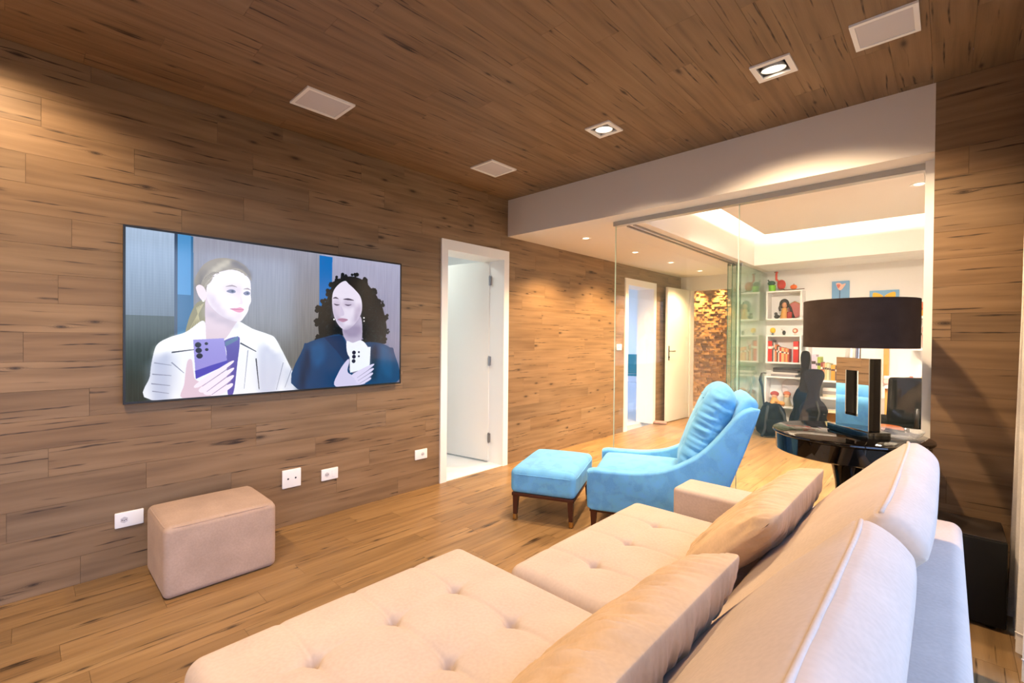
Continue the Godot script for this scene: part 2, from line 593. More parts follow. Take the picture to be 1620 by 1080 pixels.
	stroke(im, Vector2(472, 820), Vector2(375, 892), 5, Color(0.6, 0.52, 0.68))
	# second woman: dark curls, navy blazer, white phone
	var hair := Color(0.03, 0.075, 0.10)
	shape(im, "band2", Color(0.05, 0.42, 0.72), false)
	shape(im, "hair2", hair)
	var r := RandomNumberGenerator.new()
	r.seed = 4
	var hp: Array = SHAPES["hair2"]
	for i in range(0, hp.size(), 2):
		for k in 16:
			disc(im, Vector2(hp[i], hp[i + 1]) + Vector2(r.randf_range(-34, 34), r.randf_range(-34, 34)) * (0.5 if k < 8 else 0.62), r.randf_range(6, 14), hair)
	for k in 150:
		var p := Vector2(r.randf_range(1020, 1470), r.randf_range(190, 620))
		disc(im, p, r.randf_range(3, 7), Color(0.06, 0.13, 0.16) if im.get_pixelv(p).b < 0.2 else im.get_pixelv(p))
	var hp2 := poly_of("hair2")
	var fp2 := poly_of("face2")
	for k in 420:
		var c0 := Vector2(r.randf_range(985, 1485), r.randf_range(145, 640))
		var rad := r.randf_range(6, 17)
		var a0 := r.randf() * TAU
		var t2 := r.randf_range(0.0, 1.0)
		strand(im, c0 + Vector2.from_angle(a0) * rad, c0 + Vector2.from_angle(a0 + 1.2) * rad * 1.7, c0 + Vector2.from_angle(a0 + 2.4) * rad, r.randf_range(2.0, 4.0), Color(0.02, 0.05, 0.07).lerp(Color(0.13, 0.24, 0.28), t2 * t2), hp2, fp2)
	shape(im, "neck2", Color(0.74, 0.70, 0.80))
	shape(im, "blaz2", Color(0.03, 0.24, 0.42))
	shape(im, "lapb", Color(0.02, 0.18, 0.34), false)
	soften(im, [[Color(0.02, 0.14, 0.26, 0.8), 900, 640, 930, 700, 890, 880, 850, 890], [Color(0.06, 0.36, 0.58, 0.6), 930, 620, 1010, 590, 1030, 700, 960, 760], [Color(0.06, 0.34, 0.54, 0.6), 1430, 620, 1520, 660, 1530, 860, 1450, 800], [Color(0.02, 0.12, 0.22, 0.7), 1360, 640, 1420, 640, 1400, 860, 1350, 840]], 32)
	shape(im, "tee2", Color(0.94, 0.95, 0.99))
	shape(im, "face2", Color(0.90, 0.87, 0.94))
	soften(im, [[Color(0.62, 0.57, 0.70, 0.6), 1076, 320, 1082, 400, 1110, 455, 1150, 498, 1130, 440, 1100, 380], [Color(0.64, 0.58, 0.70, 0.55), 1250, 330, 1285, 340, 1270, 420, 1220, 470, 1230, 400], [Color(0.68, 0.62, 0.74, 0.5), 1085, 300, 1125, 305, 1125, 345, 1085, 345], [Color(0.68, 0.62, 0.74, 0.5), 1150, 300, 1225, 305, 1220, 345, 1150, 345], [Color(0.70, 0.62, 0.74, 0.5), 1110, 350, 1135, 350, 1135, 410, 1115, 415], [Color(0.55, 0.5, 0.63, 0.6), 1150, 500, 1270, 470, 1275, 540, 1190, 560]], 26)
	for q in [["brow2", Color(0.3, 0.26, 0.34)], ["brow2b", Color(0.3, 0.26, 0.34)], ["eye2", Color(0.32, 0.28, 0.38)], ["eye2b", Color(0.32, 0.28, 0.38)], ["lip2", Color(0.72, 0.55, 0.66)], ["nose2", Color(0.8, 0.76, 0.86)]]:
		shape(im, q[0], q[1])
	stroke(im, Vector2(1112, 436), Vector2(1185, 436), 3, Color(0.5, 0.34, 0.45))
	shape(im, "palm2", Color(0.82, 0.80, 0.92))
	shape(im, "phone2", Color(0.93, 0.95, 0.99), false)
	for k in ["f21", "f22", "f23", "f24"]:
		shape(im, k, Color(0.86, 0.83, 0.94))
	stroke(im, Vector2(1375, 776), Vector2(1256, 846), 4, Color(0.5, 0.48, 0.62))
	stroke(im, Vector2(1373, 808), Vector2(1262, 868), 4, Color(0.5, 0.48, 0.62))
	stroke(im, Vector2(1368, 840), Vector2(1276, 888), 4, Color(0.5, 0.48, 0.62))
	var cm: Array = SHAPES["cam"]
	for i in 10:
		var rr := (15.0 if i % 5 < 3 else 8.0) if i < 5 else (14.0 if i % 5 < 3 else 7.0)
		disc(im, Vector2(cm[i * 2], cm[i * 2 + 1]), rr, Color(0.08, 0.1, 0.2))
	var er: Array = SHAPES["ear"]
	for i in 3:
		disc(im, Vector2(er[i * 2], er[i * 2 + 1]), 6, Color(1, 1, 1))
	disc(im, Vector2(1306, 440), 5, Color(1, 1, 1))
	im.convert(Image.FORMAT_RGB8)
	im.resize(1024, 576, Image.INTERPOLATE_BILINEAR)
	return ImageTexture.create_from_image(im)

# ------------------------------------------------------------------ the scene
const H := 2.6        # living room ceiling
const HB := 2.244     # underside of beam, hall ceiling
const ZB := -3.254    # beam front
const WARM := Color(1.0, 0.86, 0.69)

func spot(parent: Node3D, at: Vector3, aim: Vector3, energy: float, angle := 50.0, c := WARM, size := 0.04) -> void:
	var l := SpotLight3D.new()
	l.name = "beam"
	parent.add_child(l, true)
	l.global_position = at
	l.look_at(aim, Vector3.RIGHT if absf((aim - at).normalized().y) > 0.95 else Vector3.UP)
	l.light_color = c
	l.light_energy = energy
	l.spot_range = 14.0
	l.spot_attenuation = 2.0
	l.spot_angle = angle
	l.spot_angle_attenuation = 0.6
	l.light_size = size
	l.shadow_enabled = true

func area(parent: Node3D, at: Vector3, aim: Vector3, size: Vector2, energy: float, c: Color) -> void:
	var l := AreaLight3D.new()
	l.name = "glow"
	parent.add_child(l, true)
	l.global_position = at
	l.look_at(aim, Vector3.RIGHT if absf((aim - at).normalized().y) > 0.95 else Vector3.UP)
	l.area_size = size
	l.light_color = c
	l.light_energy = energy
	l.area_normalize_energy = false
	l.area_range = 14.0
	l.shadow_enabled = true

func camera_and_light() -> void:
	var cam := Camera3D.new()
	cam.name = "camera"
	add_child(cam)
	var yaw := 0.758
	var pitch := -0.009
	var roll := 0.009
	var R := Vector3(cos(yaw), 0, -sin(yaw))
	var F := Vector3(-sin(yaw), 0, -cos(yaw))
	var F2 := F * cos(pitch) + Vector3.UP * sin(pitch)
	var U2 := -sin(pitch) * F + cos(pitch) * Vector3.UP
	var RR := cos(roll) * R + sin(roll) * U2
	var UU := -sin(roll) * R + cos(roll) * U2
	cam.transform = Transform3D(Basis(RR, UU, -F2), Vector3(3.1494, 1.2566, 0))
	cam.fov = rad_to_deg(2.0 * atan(540.0 / 727.45))
	cam.near = 0.03
	cam.far = 200.0
	cam.current = true
	var we := WorldEnvironment.new()
	we.name = "environment"
	var e := Environment.new()
	var sky := Sky.new()
	var sm := ProceduralSkyMaterial.new()
	sm.sky_top_color = Color(0.52, 0.68, 0.95)
	sm.sky_horizon_color = Color(0.86, 0.92, 1.0)
	sm.ground_horizon_color = Color(0.78, 0.82, 0.88)
	sm.ground_bottom_color = Color(0.45, 0.46, 0.48)
	sm.sky_energy_multiplier = 2.3
	sm.ground_energy_multiplier = 1.5
	sky.sky_material = sm
	e.background_mode = Environment.BG_SKY
	e.sky = sky
	e.tonemap_mode = Environment.TONE_MAPPER_LINEAR
	e.tonemap_exposure = 1.06
	e.sdfgi_enabled = true
	e.ssao_enabled = true
	e.ssil_enabled = true
	we.environment = e
	add_child(we)

func materials() -> void:
	var sheet := wood_sheet()
	for a in [["wood_wall", Color(0.93, 0.92, 0.90), 0.55], ["wood_floor", Color(1.0, 0.97, 0.86), 0.36], ["wood_ceiling", Color(0.93, 0.92, 0.90), 0.55]]:
		var m := mat(a[0], a[1], a[2])
		m.albedo_texture = sheet
		m.vertex_color_use_as_albedo = true
		m.metallic_specular = 0.45
	mat("subfloor", Color(0.16, 0.1, 0.06), 0.9)
	mat("plaster", Color(0.87, 0.85, 0.83), 0.85)
	mat("plaster_white", Color(0.92, 0.92, 0.92), 0.8)
	mat("white_lacquer", Color(0.93, 0.93, 0.925), 0.35)
	mat("door_white", Color(0.91, 0.905, 0.885), 0.4)
	mat("white_plastic", Color(0.94, 0.94, 0.935), 0.35)
	mat("grille", Color(0.80, 0.79, 0.80), 0.9)
	mat("tile_white", Color(0.88, 0.89, 0.9), 0.15)
	mat("marble", Color(0.95, 0.945, 0.93), 0.15)
	mat("black_plastic", Color(0.02, 0.02, 0.022), 0.35)
	mat("black_matte", Color(0.03, 0.03, 0.032), 0.85)
	mat("black_gloss", Color(0.018, 0.013, 0.011), 0.03)
	mat("mirror", Color(0.90, 0.92, 0.93), 0.02, 1.0)
	mat("chrome", Color(0.85, 0.85, 0.86), 0.12, 1.0)
	mat("steel", Color(0.62, 0.62, 0.63), 0.3, 1.0)
	mat("brass", Color(0.75, 0.6, 0.35), 0.3, 1.0)
	mat("aluminium", Color(0.72, 0.72, 0.71), 0.4, 0.6)
	mat("dark_hole", Color(0.05, 0.05, 0.06), 0.6)
	mat("mosaic", Color(1, 1, 1), 0.75).vertex_color_use_as_albedo = true
	mat("leg_wood", Color(0.27, 0.115, 0.055), 0.4)
	mat("yellow_wood", Color(0.80, 0.58, 0.28), 0.5)
	cloth("suede", Color(0.775, 0.70, 0.628), 0.05, 1.4, 0.35, 3)
	cloth("suede_pillow", Color(0.85, 0.72, 0.56), 0.14, 1.8, 0.5, 5)
	cloth("suede_pouf", Color(0.76, 0.655, 0.575), 0.08, 1.6, 0.35, 8)
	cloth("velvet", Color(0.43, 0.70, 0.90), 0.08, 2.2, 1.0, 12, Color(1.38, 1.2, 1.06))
	var shade := cloth("lamp_linen", Color(0.25, 0.205, 0.18), 0.15, 3.0, 0.2, 21)
	shade.roughness = 0.95
	var sheer := cloth("sheer", Color(0.93, 0.91, 0.88), 0.06, 2.0, 0.1, 22)
	sheer.backlight = Color(0.6, 0.58, 0.56)
	for a in [["glass", Color(0.80, 0.93, 0.88, 0.012)], ["glass_green", Color(0.62, 0.82, 0.70, 0.13)], ["window_glass", Color(0.95, 0.98, 1.0, 0.03)]]:
		var m := mat(a[0], a[1], 0.01)
		m.transparency = BaseMaterial3D.TRANSPARENCY_ALPHA
		m.metallic_specular = 0.5
	mat("glass_edge_highlight", Color(0.80, 0.90, 0.84), 0.1)
	mat("glass_edge_dark", Color(0.20, 0.30, 0.25), 0.1)
	var sc := mat("screen", Color(0.01, 0.01, 0.012), 0.12)
	sc.emission_enabled = true
	sc.emission_operator = BaseMaterial3D.EMISSION_OP_MULTIPLY
	sc.emission = Color(1, 1, 1)
	sc.emission_texture = tv_picture()
	sc.emission_energy_multiplier = 1.0
	var bulb := mat("bulb", Color(1, 1, 1), 0.5)
	bulb.emission_enabled = true
	bulb.emission = Color(1.0, 0.92, 0.8)
	bulb.emission_energy_multiplier = 5.0
	var led := mat("led", Color(1, 1, 1), 0.5)
	led.emission_enabled = true
	led.emission = Color(1.0, 0.9, 0.72)
	led.emission_energy_multiplier = 6.0

# ---------------------------------------------------------------- shell
func shell() -> void:
	var d1 := Rect2(0.6 + 2.46, 0, 0.775, 2.07)     # along u = 0.6 - z
	var d2 := Rect2(0.6 + 5.55, 0, 0.83, 2.04)
	var w := struct("wall_left", "knotty brown wood plank wall behind the television", "wall")
	var X0 := -0.25
	for q in [[2.6, -2.46, -0.12, 2.85], [-2.46, -3.235, 2.07, 2.85], [-3.235, -5.55, -0.12, 2.85], [-5.55, -6.38, 2.04, 2.85], [-6.38, -7.3, -0.12, 2.85]]:
		part(w, "backing", slab(Vector3(X0, q[2], q[1]), Vector3(-0.02, q[3], q[0])), M.plaster_white)
		part(w, "underlay", slab(Vector3(-0.02, q[2], q[1]), Vector3(-0.012, q[3], q[0])), M.subfloor)
	lay_boards(w, M.wood_wall, Vector3(0, 0, 0.6), Vector3(0, 0, -1), Vector3.UP, Vector3.RIGHT, 7.9, H, [d1, d2, Rect2(3.87, HB + 0.01, 5, 1)], 5)
	part(w, "panel", slab(Vector3(-0.012, 0, 0.601), Vector3(0, H, 2.6)), M.plaster)
	var f := struct("floor", "warm brown wood plank floor running the length of the room", "floor")
	part(f, "subfloor", slab(Vector3(-0.012, -0.12, -7.45), Vector3(3.55, -0.012, 2.6)), M.subfloor)
	lay_boards(f, M.wood_floor, Vector3(0, 0, 0.6), Vector3(0, 0, -1), Vector3.RIGHT, Vector3.UP, 8.04, 3.55, [], 9)
	part(f, "floor_panel", slab(Vector3(-0.012, -0.012, 0.601), Vector3(3.55, 0, 2.6)), M.yellow_wood)
	var c := struct("ceiling", "dark brown wood plank ceiling with recessed fittings", "ceiling")
	part(c, "slab", slab(Vector3(0, 2.72, ZB), Vector3(3.55, 2.85, 2.6)), M.subfloor)
	var holes := []
	for s in SPOTS:
		holes.append(Rect2(0.6 - s.z - 0.066, s.x - 0.066, 0.132, 0.132))
	lay_boards(c, M.wood_ceiling, Vector3(0, H, 0.6), Vector3(0, 0, -1), Vector3.RIGHT, Vector3.DOWN, 0.6 - ZB, 3.55, holes, 15)
	part(c, "ceiling_panel", slab(Vector3(0, H, 0.601), Vector3(3.55, H + 0.012, 2.6)), M.subfloor)
	# beam and hall ceiling, one plastered body
	var b := struct("ceiling_beam", "white plastered beam over the glass partition", "beam")
	part(b, "beam_body", slab(Vector3(0, HB, -3.62), Vector3(3.09, 2.72, ZB)), M.plaster)
	var hc := struct("ceiling_hall", "low white plaster ceiling above the hallway", "ceiling")
	part(hc, "slab", slab(Vector3(0, HB, -7.3), Vector3(1.26, 2.95, -3.62)), M.plaster)
	# wood wall to the right of the glass
	var wr := struct("wall_right_pier", "brown wood plank wall beside the white curtain", "wall")
	part(wr, "backing", slab(Vector3(3.09, 0, -3.6), Vector3(3.55, 2.72, ZB - 0.02)), M.plaster)
	part(wr, "underlay", slab(Vector3(3.09, 0, ZB - 0.02), Vector3(3.55, 2.72, ZB - 0.012)), M.subfloor)
	lay_boards(wr, M.wood_wall, Vector3(3.09, 0, ZB), Vector3.RIGHT, Vector3.UP, Vector3(0, 0, 1), 0.46, H, [], 21)
	# window side and back
	var ws := struct("wall_right", "plain white wall with a tall balcony window", "wall")
	part(ws, "pier", slab(Vector3(3.55, 0, -7.6), Vector3(3.75, 2.85, -3.1)), M.plaster_white)
	part(ws, "pier", slab(Vector3(3.55, 0, 1.9), Vector3(3.75, 2.85, 2.8)), M.plaster_white)
	part(ws, "lintel", slab(Vector3(3.55, 2.35, -3.1), Vector3(3.75, 2.85, 1.9)), M.plaster_white)
	var wb := struct("wall_back", "plain pale wall behind the sofa end of the room", "wall")
	part(wb, "body", slab(Vector3(-0.25, 0, 2.6), Vector3(3.55, 2.85, 2.8)), M.plaster)
	var win := struct("window_1", "tall balcony window with white frame", "window")
	part(win, "frame", ring_frame(5.0, 2.35, 4.88, 2.23, 0.06), M.white_lacquer, Vector3(3.65, 1.175, -0.6), Vector3(0, PI / 2, 0))
	for k in 3:
		part(win, "pane", slab(Vector3(3.647, 0.06, -3.04 + k * 1.643), Vector3(3.653, 2.29, -3.04 + (k + 1) * 1.643 - 0.05)), M.window_glass)
	for k in 2:
		part(win, "mullion", slab(Vector3(3.63, 0.06, -1.447 + k * 1.643), Vector3(3.67, 2.29, -1.397 + k * 1.643)), M.white_lacquer)
	# hall end wall with the opening to the foyer
	var we := struct("wall_hall_end", "white plaster end wall of the hallway around the entrance", "wall")
	part(we, "jamb_wall", slab(Vector3(0, 0, -7.45), Vector3(0.16, HB, -7.3)), M.plaster)
	part(we, "jamb_wall", slab(Vector3(1.06, 0, -7.45), Vector3(1.1, HB, -7.3)), M.plaster)
	part(we, "lintel", slab(Vector3(0.16, 2.03, -7.45), Vector3(1.06, HB, -7.3)), M.plaster)
	part(we, "lintel", slab(Vector3(-0.64, HB, -7.45), Vector3(1.26, 2.95, -7.3)), M.plaster)

const SPOTS := [Vector3(1.53, 2.6, -2.552), Vector3(2.508, 2.6, -2.543), Vector3(1.53, 2.6, 0.2), Vector3(2.508, 2.6, 0.2), Vector3(0.5, 2.6, 0.25)]

func study_shell() -> void:
	var s := struct("wall_study", "white walls of the study behind the glass", "wall")
	part(s, "back_wall", slab(Vector3(1.1, 0, -7.6), Vector3(3.55, 2.95, -7.43)), M.plaster_white)
	part(s, "side_wall", slab(Vector3(3.45, 0, -7.43), Vector3(3.55, 2.95, -3.6)), M.plaster_white)
	var c := struct("ceiling_study", "white stepped ceiling of the study with glowing cove", "ceiling")
	part(c, "slab", slab(Vector3(1.26, 2.85, -7.43), Vector3(3.55, 2.95, -3.62)), M.plaster_white)
	part(c, "soffit", slab(Vector3(1.26, HB, -7.43), Vector3(3.45, 2.85, -6.69)), M.plaster_white)
	part(c, "soffit", slab(Vector3(3.2, HB, -6.69), Vector3(3.45, 2.85, -3.62)), M.plaster_white)
	part(c, "floating_panel", slab(Vector3(1.48, 2.565, -6.33), Vector3(3.0, 2.60, -3.8)), M.plaster)
	var st := thing("cove_light", "warm LED strip hidden on top of the study ceiling panel", "light", Vector3(0, 0, 0))
	part(st, "strip", slab(Vector3(1.62, 2.60, -6.15), Vector3(1.635, 2.612, -3.9)), M.led)
	part(st, "strip", slab(Vector3(1.62, 2.60, -6.165), Vector3(2.95, 2.612, -6.15)), M.led)
	area(st, Vector3(1.60, 2.63, -5.03), Vector3(1.2, 2.68, -5.03), Vector2(2.3, 0.04), 36.0, Color(1.0, 0.91, 0.78))
	area(st, Vector3(2.3, 2.63, -6.19), Vector3(2.3, 2.70, -6.7), Vector2(1.4, 0.04), 36.0, Color(1.0, 0.91, 0.78))

func other_rooms() -> void:
	# room behind the first door
	var a := struct("wall_bathroom", "white walls of the small room behind the first door", "wall")
	part(a, "far_wall", slab(Vector3(-2.4, 0, -4.2), Vector3(-2.3, 2.7, -1.6)), M.plaster_white)
	part(a, "side_wall", slab(Vector3(-2.3, 0, -4.2), Vector3(X_OUT, 2.7, -4.1)), M.plaster_white)
	part(a, "side_wall", slab(Vector3(-2.3, 0, -1.7), Vector3(X_OUT, 2.7, -1.6)), M.plaster_white)
	part(a, "top", slab(Vector3(-2.4, 2.7, -4.2), Vector3(X_OUT, 2.8, -1.6)), M.plaster_white)
	part(a, "bottom", slab(Vector3(-2.4, -0.12, -4.2), Vector3(X_OUT + 0.07, -0.003, -1.6)), M.tile_white)
	var la := thing("ceiling_lamp", "round white ceiling lamp in the small room behind the first door", "lamp", Vector3(-1.3, 2.66, -2.6))
	part(la, "diffuser", lathe([Vector2(0.0, -0.03), Vector2(0.13, -0.02), Vector2(0.16, 0.02), Vector2(0.16, 0.04), Vector2(0, 0.04)]), M.bulb)
	area(la, Vector3(-1.3, 2.6, -2.6), Vector3(-1.3, 0, -2.6), Vector2(0.3, 0.3), 20.0, Color(0.95, 1.0, 0.98))
	# dining room behind the second door
	var b := struct("wall_dining", "pale walls of the bright dining room behind the second door", "wall")
	part(b, "side_wall", slab(Vector3(-5.1, 0, -12.1), Vector3(-5.0, 0.9, -4.3)), M.plaster_white)
	part(b, "side_wall", slab(Vector3(-5.1, 2.3, -12.1), Vector3(-5.0, 2.7, -4.3)), M.plaster_white)
	var dw := struct("window_2", "dining room window opening with an area light added for brightness", "window")
	part(dw, "frame", ring_frame(7.7, 1.4, 7.58, 1.28, 0.06), M.white_lacquer, Vector3(-5.05, 1.6, -8.2), Vector3(0, PI / 2, 0))
	area(dw, Vector3(-4.95, 1.6, -8.2), Vector3(0, 1.2, -8.2), Vector2(7.4, 1.25), 0.5, Color(0.92, 0.96, 1.0))  # area light added inside the opening to brighten the dining room
	part(b, "far_wall", slab(Vector3(-5.0, 0, -12.1), Vector3(-0.64, 2.7, -12.0)), M.plaster_white)
	part(b, "near_wall", slab(Vector3(-5.0, 0, -4.4), Vector3(X_OUT, 2.7, -4.3)), M.plaster_white)
	part(b, "partition", slab(Vector3(-0.74, 0, -12.0), Vector3(-0.64, 2.95, -7.3)), M.plaster_white)
	part(b, "partition", slab(Vector3(-0.64, 0, -7.4), Vector3(X_OUT, 2.95, -7.3)), M.plaster_white)
	part(b, "top", slab(Vector3(-5.1, 2.7, -12.1), Vector3(X_OUT, 2.8, -4.3)), M.plaster_white)
	part(b, "bottom", slab(Vector3(-5.1, -0.12, -12.1), Vector3(X_OUT + 0.07, -0.003, -4.3)), M.tile_white)
	# foyer beyond the entrance door
	var g := struct("wall_foyer", "plain walls of the foyer beyond the open entrance door", "wall")
	part(g, "side_wall", slab(Vector3(1.6, 0, -8.8), Vector3(1.7, 2.95, -7.45)), M.plaster)
	part(g, "top", slab(Vector3(-0.64, 2.45, -8.8), Vector3(1.7, 2.6, -7.45)), M.plaster)
	part(g, "bottom", slab(Vector3(-0.64, -0.12, -8.8), Vector3(1.7, -0.003, -7.45)), M.tile_white)
	var sw := struct("wall_stone", "split-face wooden mosaic wall lit from above in the foyer", "wall")
	part(sw, "backing", slab(Vector3(-0.64, 0, -8.8), Vector3(1.6, 2.45, -8.68)), M.mosaic)
	var st := begin(false)
	rng.seed = 31
	var y := 0.0
	while y < 2.44:
		var h := 0.042
		var x := -0.63 + rng.randf() * 0.03
		while x < 1.2:
			var wd := rng.randf_range(0.04, 0.085)
			var k := rng.randf_range(0.6, 1.1)
			st.set_color(Color(0.50 * k, 0.31 * k, 0.17 * k))
			var dz := rng.randf_range(0.005, 0.045)
			box_into(st, Vector3(x + 0.001, y + 0.001, -8.68), Vector3(x + wd - 0.001, minf(y + h - 0.001, 2.45), -8.68 + dz))
			x += wd
		y += h
	var blocks := part(sw, "mosaic_blocks", done(st), M.mosaic)
	blocks.set_meta("kind", "stuff")
	for x in [-0.22, 0.16]:
		var l := thing("foyer_spot", "small recessed spot grazing the mosaic wall, %s" % ("behind the entrance door leaf" if x < 0 else "in line with the entrance opening"), "spotlight", Vector3(x, 2.45, -8.5), 0.0, "spots over the mosaic wall")
		part(l, "trim", lathe([Vector2(0.0, -0.004), Vector2(0.035, -0.004), Vector2(0.05, -0.006), Vector2(0.05, 0.0)], 20), M.bulb)
		spot(l, Vector3(x, 2.43, -8.5), Vector3(x, 0.8, -8.62), 9.0, 24.0, Color(1.0, 0.78, 0.45))

const X_OUT := -0.25

func casing(called: String, label: String, z0: float, z1: float, top: float, wide: float) -> Node3D:
	# z0 near edge, z1 far edge, outer sizes
	var d := struct(called, label, "door frame")
	part(d, "casing", slab(Vector3(-0.25, 0, z0 - wide), Vector3(0.015, top, z0)), M.white_lacquer)
	part(d, "casing", slab(Vector3(-0.25, 0, z1), Vector3(0.015, top, z1 + wide)), M.white_lacquer)
	part(d, "casing", slab(Vector3(-0.25, top - 0.09, z1 + wide), Vector3(0.015, top, z0 - wide)), M.white_lacquer)
	return d

func doors() -> void:
	var a := casing("door_1", "white door frame beside the television", -2.433, -3.262, 2.097, 0.068)
	part(a, "threshold", slab(Vector3(-0.18, -0.01, -3.194), Vector3(0.005, 0.006, -2.501)), M.marble)
	var leaf := thing("door_leaf", "white flush door opened into the small room beside the television", "door", Vector3(-0.185, 0, -3.185), 0.0)
	leaf.rotation.y = deg_to_rad(10.0)
	part(leaf, "panel", bev(0.69, 2.0, 0.035, 0.002), M.door_white, Vector3(-0.345, 1.015, -0.018))
	for y in [0.25, 1.02, 1.82]:
		var hg := part(leaf, "hinge", bev(0.028, 0.09, 0.012, 0.002), M.steel, Vector3(0.012, y, 0.004))
		part(hg, "pin", lathe([Vector2(0.006, -0.05), Vector2(0.006, 0.05)], 10), M.steel, Vector3(0.0, 0, 0.008))
	casing("door_2", "white door frame at the hallway, opening to the dining room", -5.515, -6.415, 2.07, 0.08)
	var e := thing("entrance_door", "white entrance door standing open at the end of the hallway", "door", Vector3(0.165, 0, -7.29))
	e.rotation.y = atan2(-0.065, 0.0) * 0.0
	part(e, "panel", bev(0.035, 2.02, 0.70, 0.002), M.door_white, Vector3(-0.05, 1.02, 0.355), Vector3(0, -0.06, 0))
	var hd := part(e, "lock_plate", bev(0.006, 0.22, 0.04, 0.002), M.steel, Vector3(-0.052, 1.04, 0.655))
	part(hd, "lever", tube([Vector3(0, 0.03, 0), Vector3(0.05, 0.03, 0), Vector3(0.052, 0.03, -0.11)], 0.009, 10), M.steel)
	part(hd, "cylinder", lathe([Vector2(0.012, 0), Vector2(0.012, 0.012), Vector2(0, 0.012)], 14), M.dark_hole, Vector3(0, -0.06, 0), Vector3(0, 0, -PI / 2))
	var ds := thing("door_stop", "pinkish stuffed cloth doorstop lying at the foot of the entrance door", "doorstop", Vector3(0.09, 0.022, -6.42), 0.4)
	part(ds, "cushion", soft(Vector3(0.19, 0.044, 0.11), 0.022, 4, Vector3i(4, 1, 4)), cloth("pink_cloth", Color(0.72, 0.58, 0.55), 0.2, 6.0))

func plates() -> void:
	var g := "outlet plates low on the plank wall"
	var list := [[-0.376, 0.277, 0.08, "white single outlet plate low on the wall behind the brown pouf", 1], [-1.208, 0.311, 0.12, "large square white plate with two cable holes beside the brown pouf", 2], [-1.467, 0.285, 0.08, "white plate with a socket and a switch, next to the large square plate", 3], [-2.24, 0.286, 0.08, "small white plate low on the wall next to the door frame", 4], [-5.38, 1.14, 0.08, "white light switch on the plank wall before the hallway door", 5]]
	for q in list:
		var t := thing("wall_plate", q[3], "wall plate", Vector3(0.0, q[1], q[0]), 0.0, g if q[4] < 5 else "")
		part(t, "cover", bev(0.012, q[2], 0.12, 0.004), M.white_plastic, Vector3(0.006, 0, 0))
		if q[4] == 2:
			for s in [-1, 1]:
				part(t, "cable_hole", lathe([Vector2(0.006, -0.001), Vector2(0.006, 0.0006), Vector2(0, 0.0006)], 14), M.dark_hole, Vector3(0.012, 0, s * 0.024), Vector3(0, 0, -PI / 2))
		else:
			var zz := 0.022 if q[4] != 4 else -0.012
			var so := part(t, "socket", lathe([Vector2(0.017, -0.001), Vector2(0.017, 0.0015), Vector2(0.013, 0.0005), Vector2(0, 0.0005)], 6), M.grille, Vector3(0.012, 0, zz), Vector3(0, 0, -PI / 2))
			for k in 3:
				part(so, "pin_hole", lathe([Vector2(0.0024, 0), Vector2(0.0024, 0.001), Vector2(0, 0.001)], 8), M.dark_hole, Vector3((k % 2) * 0.003, 0.0006, (k - 1) * 0.008))
			if q[4] == 3 or q[4] == 5:
				part(t, "rocker", bev(0.006, 0.045, 0.024, 0.002), M.white_plastic, Vector3(0.013, 0, -0.026))

func television() -> void:
	var t := thing("television", "large flat television on the plank wall showing two women with phones", "television", Vector3(0, 0.889, -1.178))
	part(t, "body", bev(0.045, 0.93, 1.66, 0.006), M.black_plastic, Vector3(0.0235, 0.467, 0))
	part(t, "bezel", ring_frame(1.668, 0.934, 1.648, 0.912, 0.012), M.black_plastic, Vector3(0.046, 0.467, 0), Vector3(0, PI / 2, 0))
	var st := SurfaceTool.new()
	st.begin(Mesh.PRIMITIVE_TRIANGLES)
	var c := [Vector3(0.048, 0.01, 0.824), Vector3(0.048, 0.01, -0.824), Vector3(0.048, 0.924, -0.824), Vector3(0.048, 0.924, 0.824)]
	var uv := [Vector2(0, 1), Vector2(1, 1), Vector2(1, 0), Vector2(0, 0)]
	for i in [0, 2, 1, 0, 3, 2]:
		st.set_normal(Vector3.RIGHT)
		st.set_uv(uv[i])
		st.add_vertex(c[i])
	part(t, "screen", st.commit(), M.screen)
	area(t, Vector3(0.06, 1.355, -1.178), Vector3(2, 1.355, -1.178), Vector2(1.6, 0.88), 0.11, Color(0.78, 0.86, 1.0))

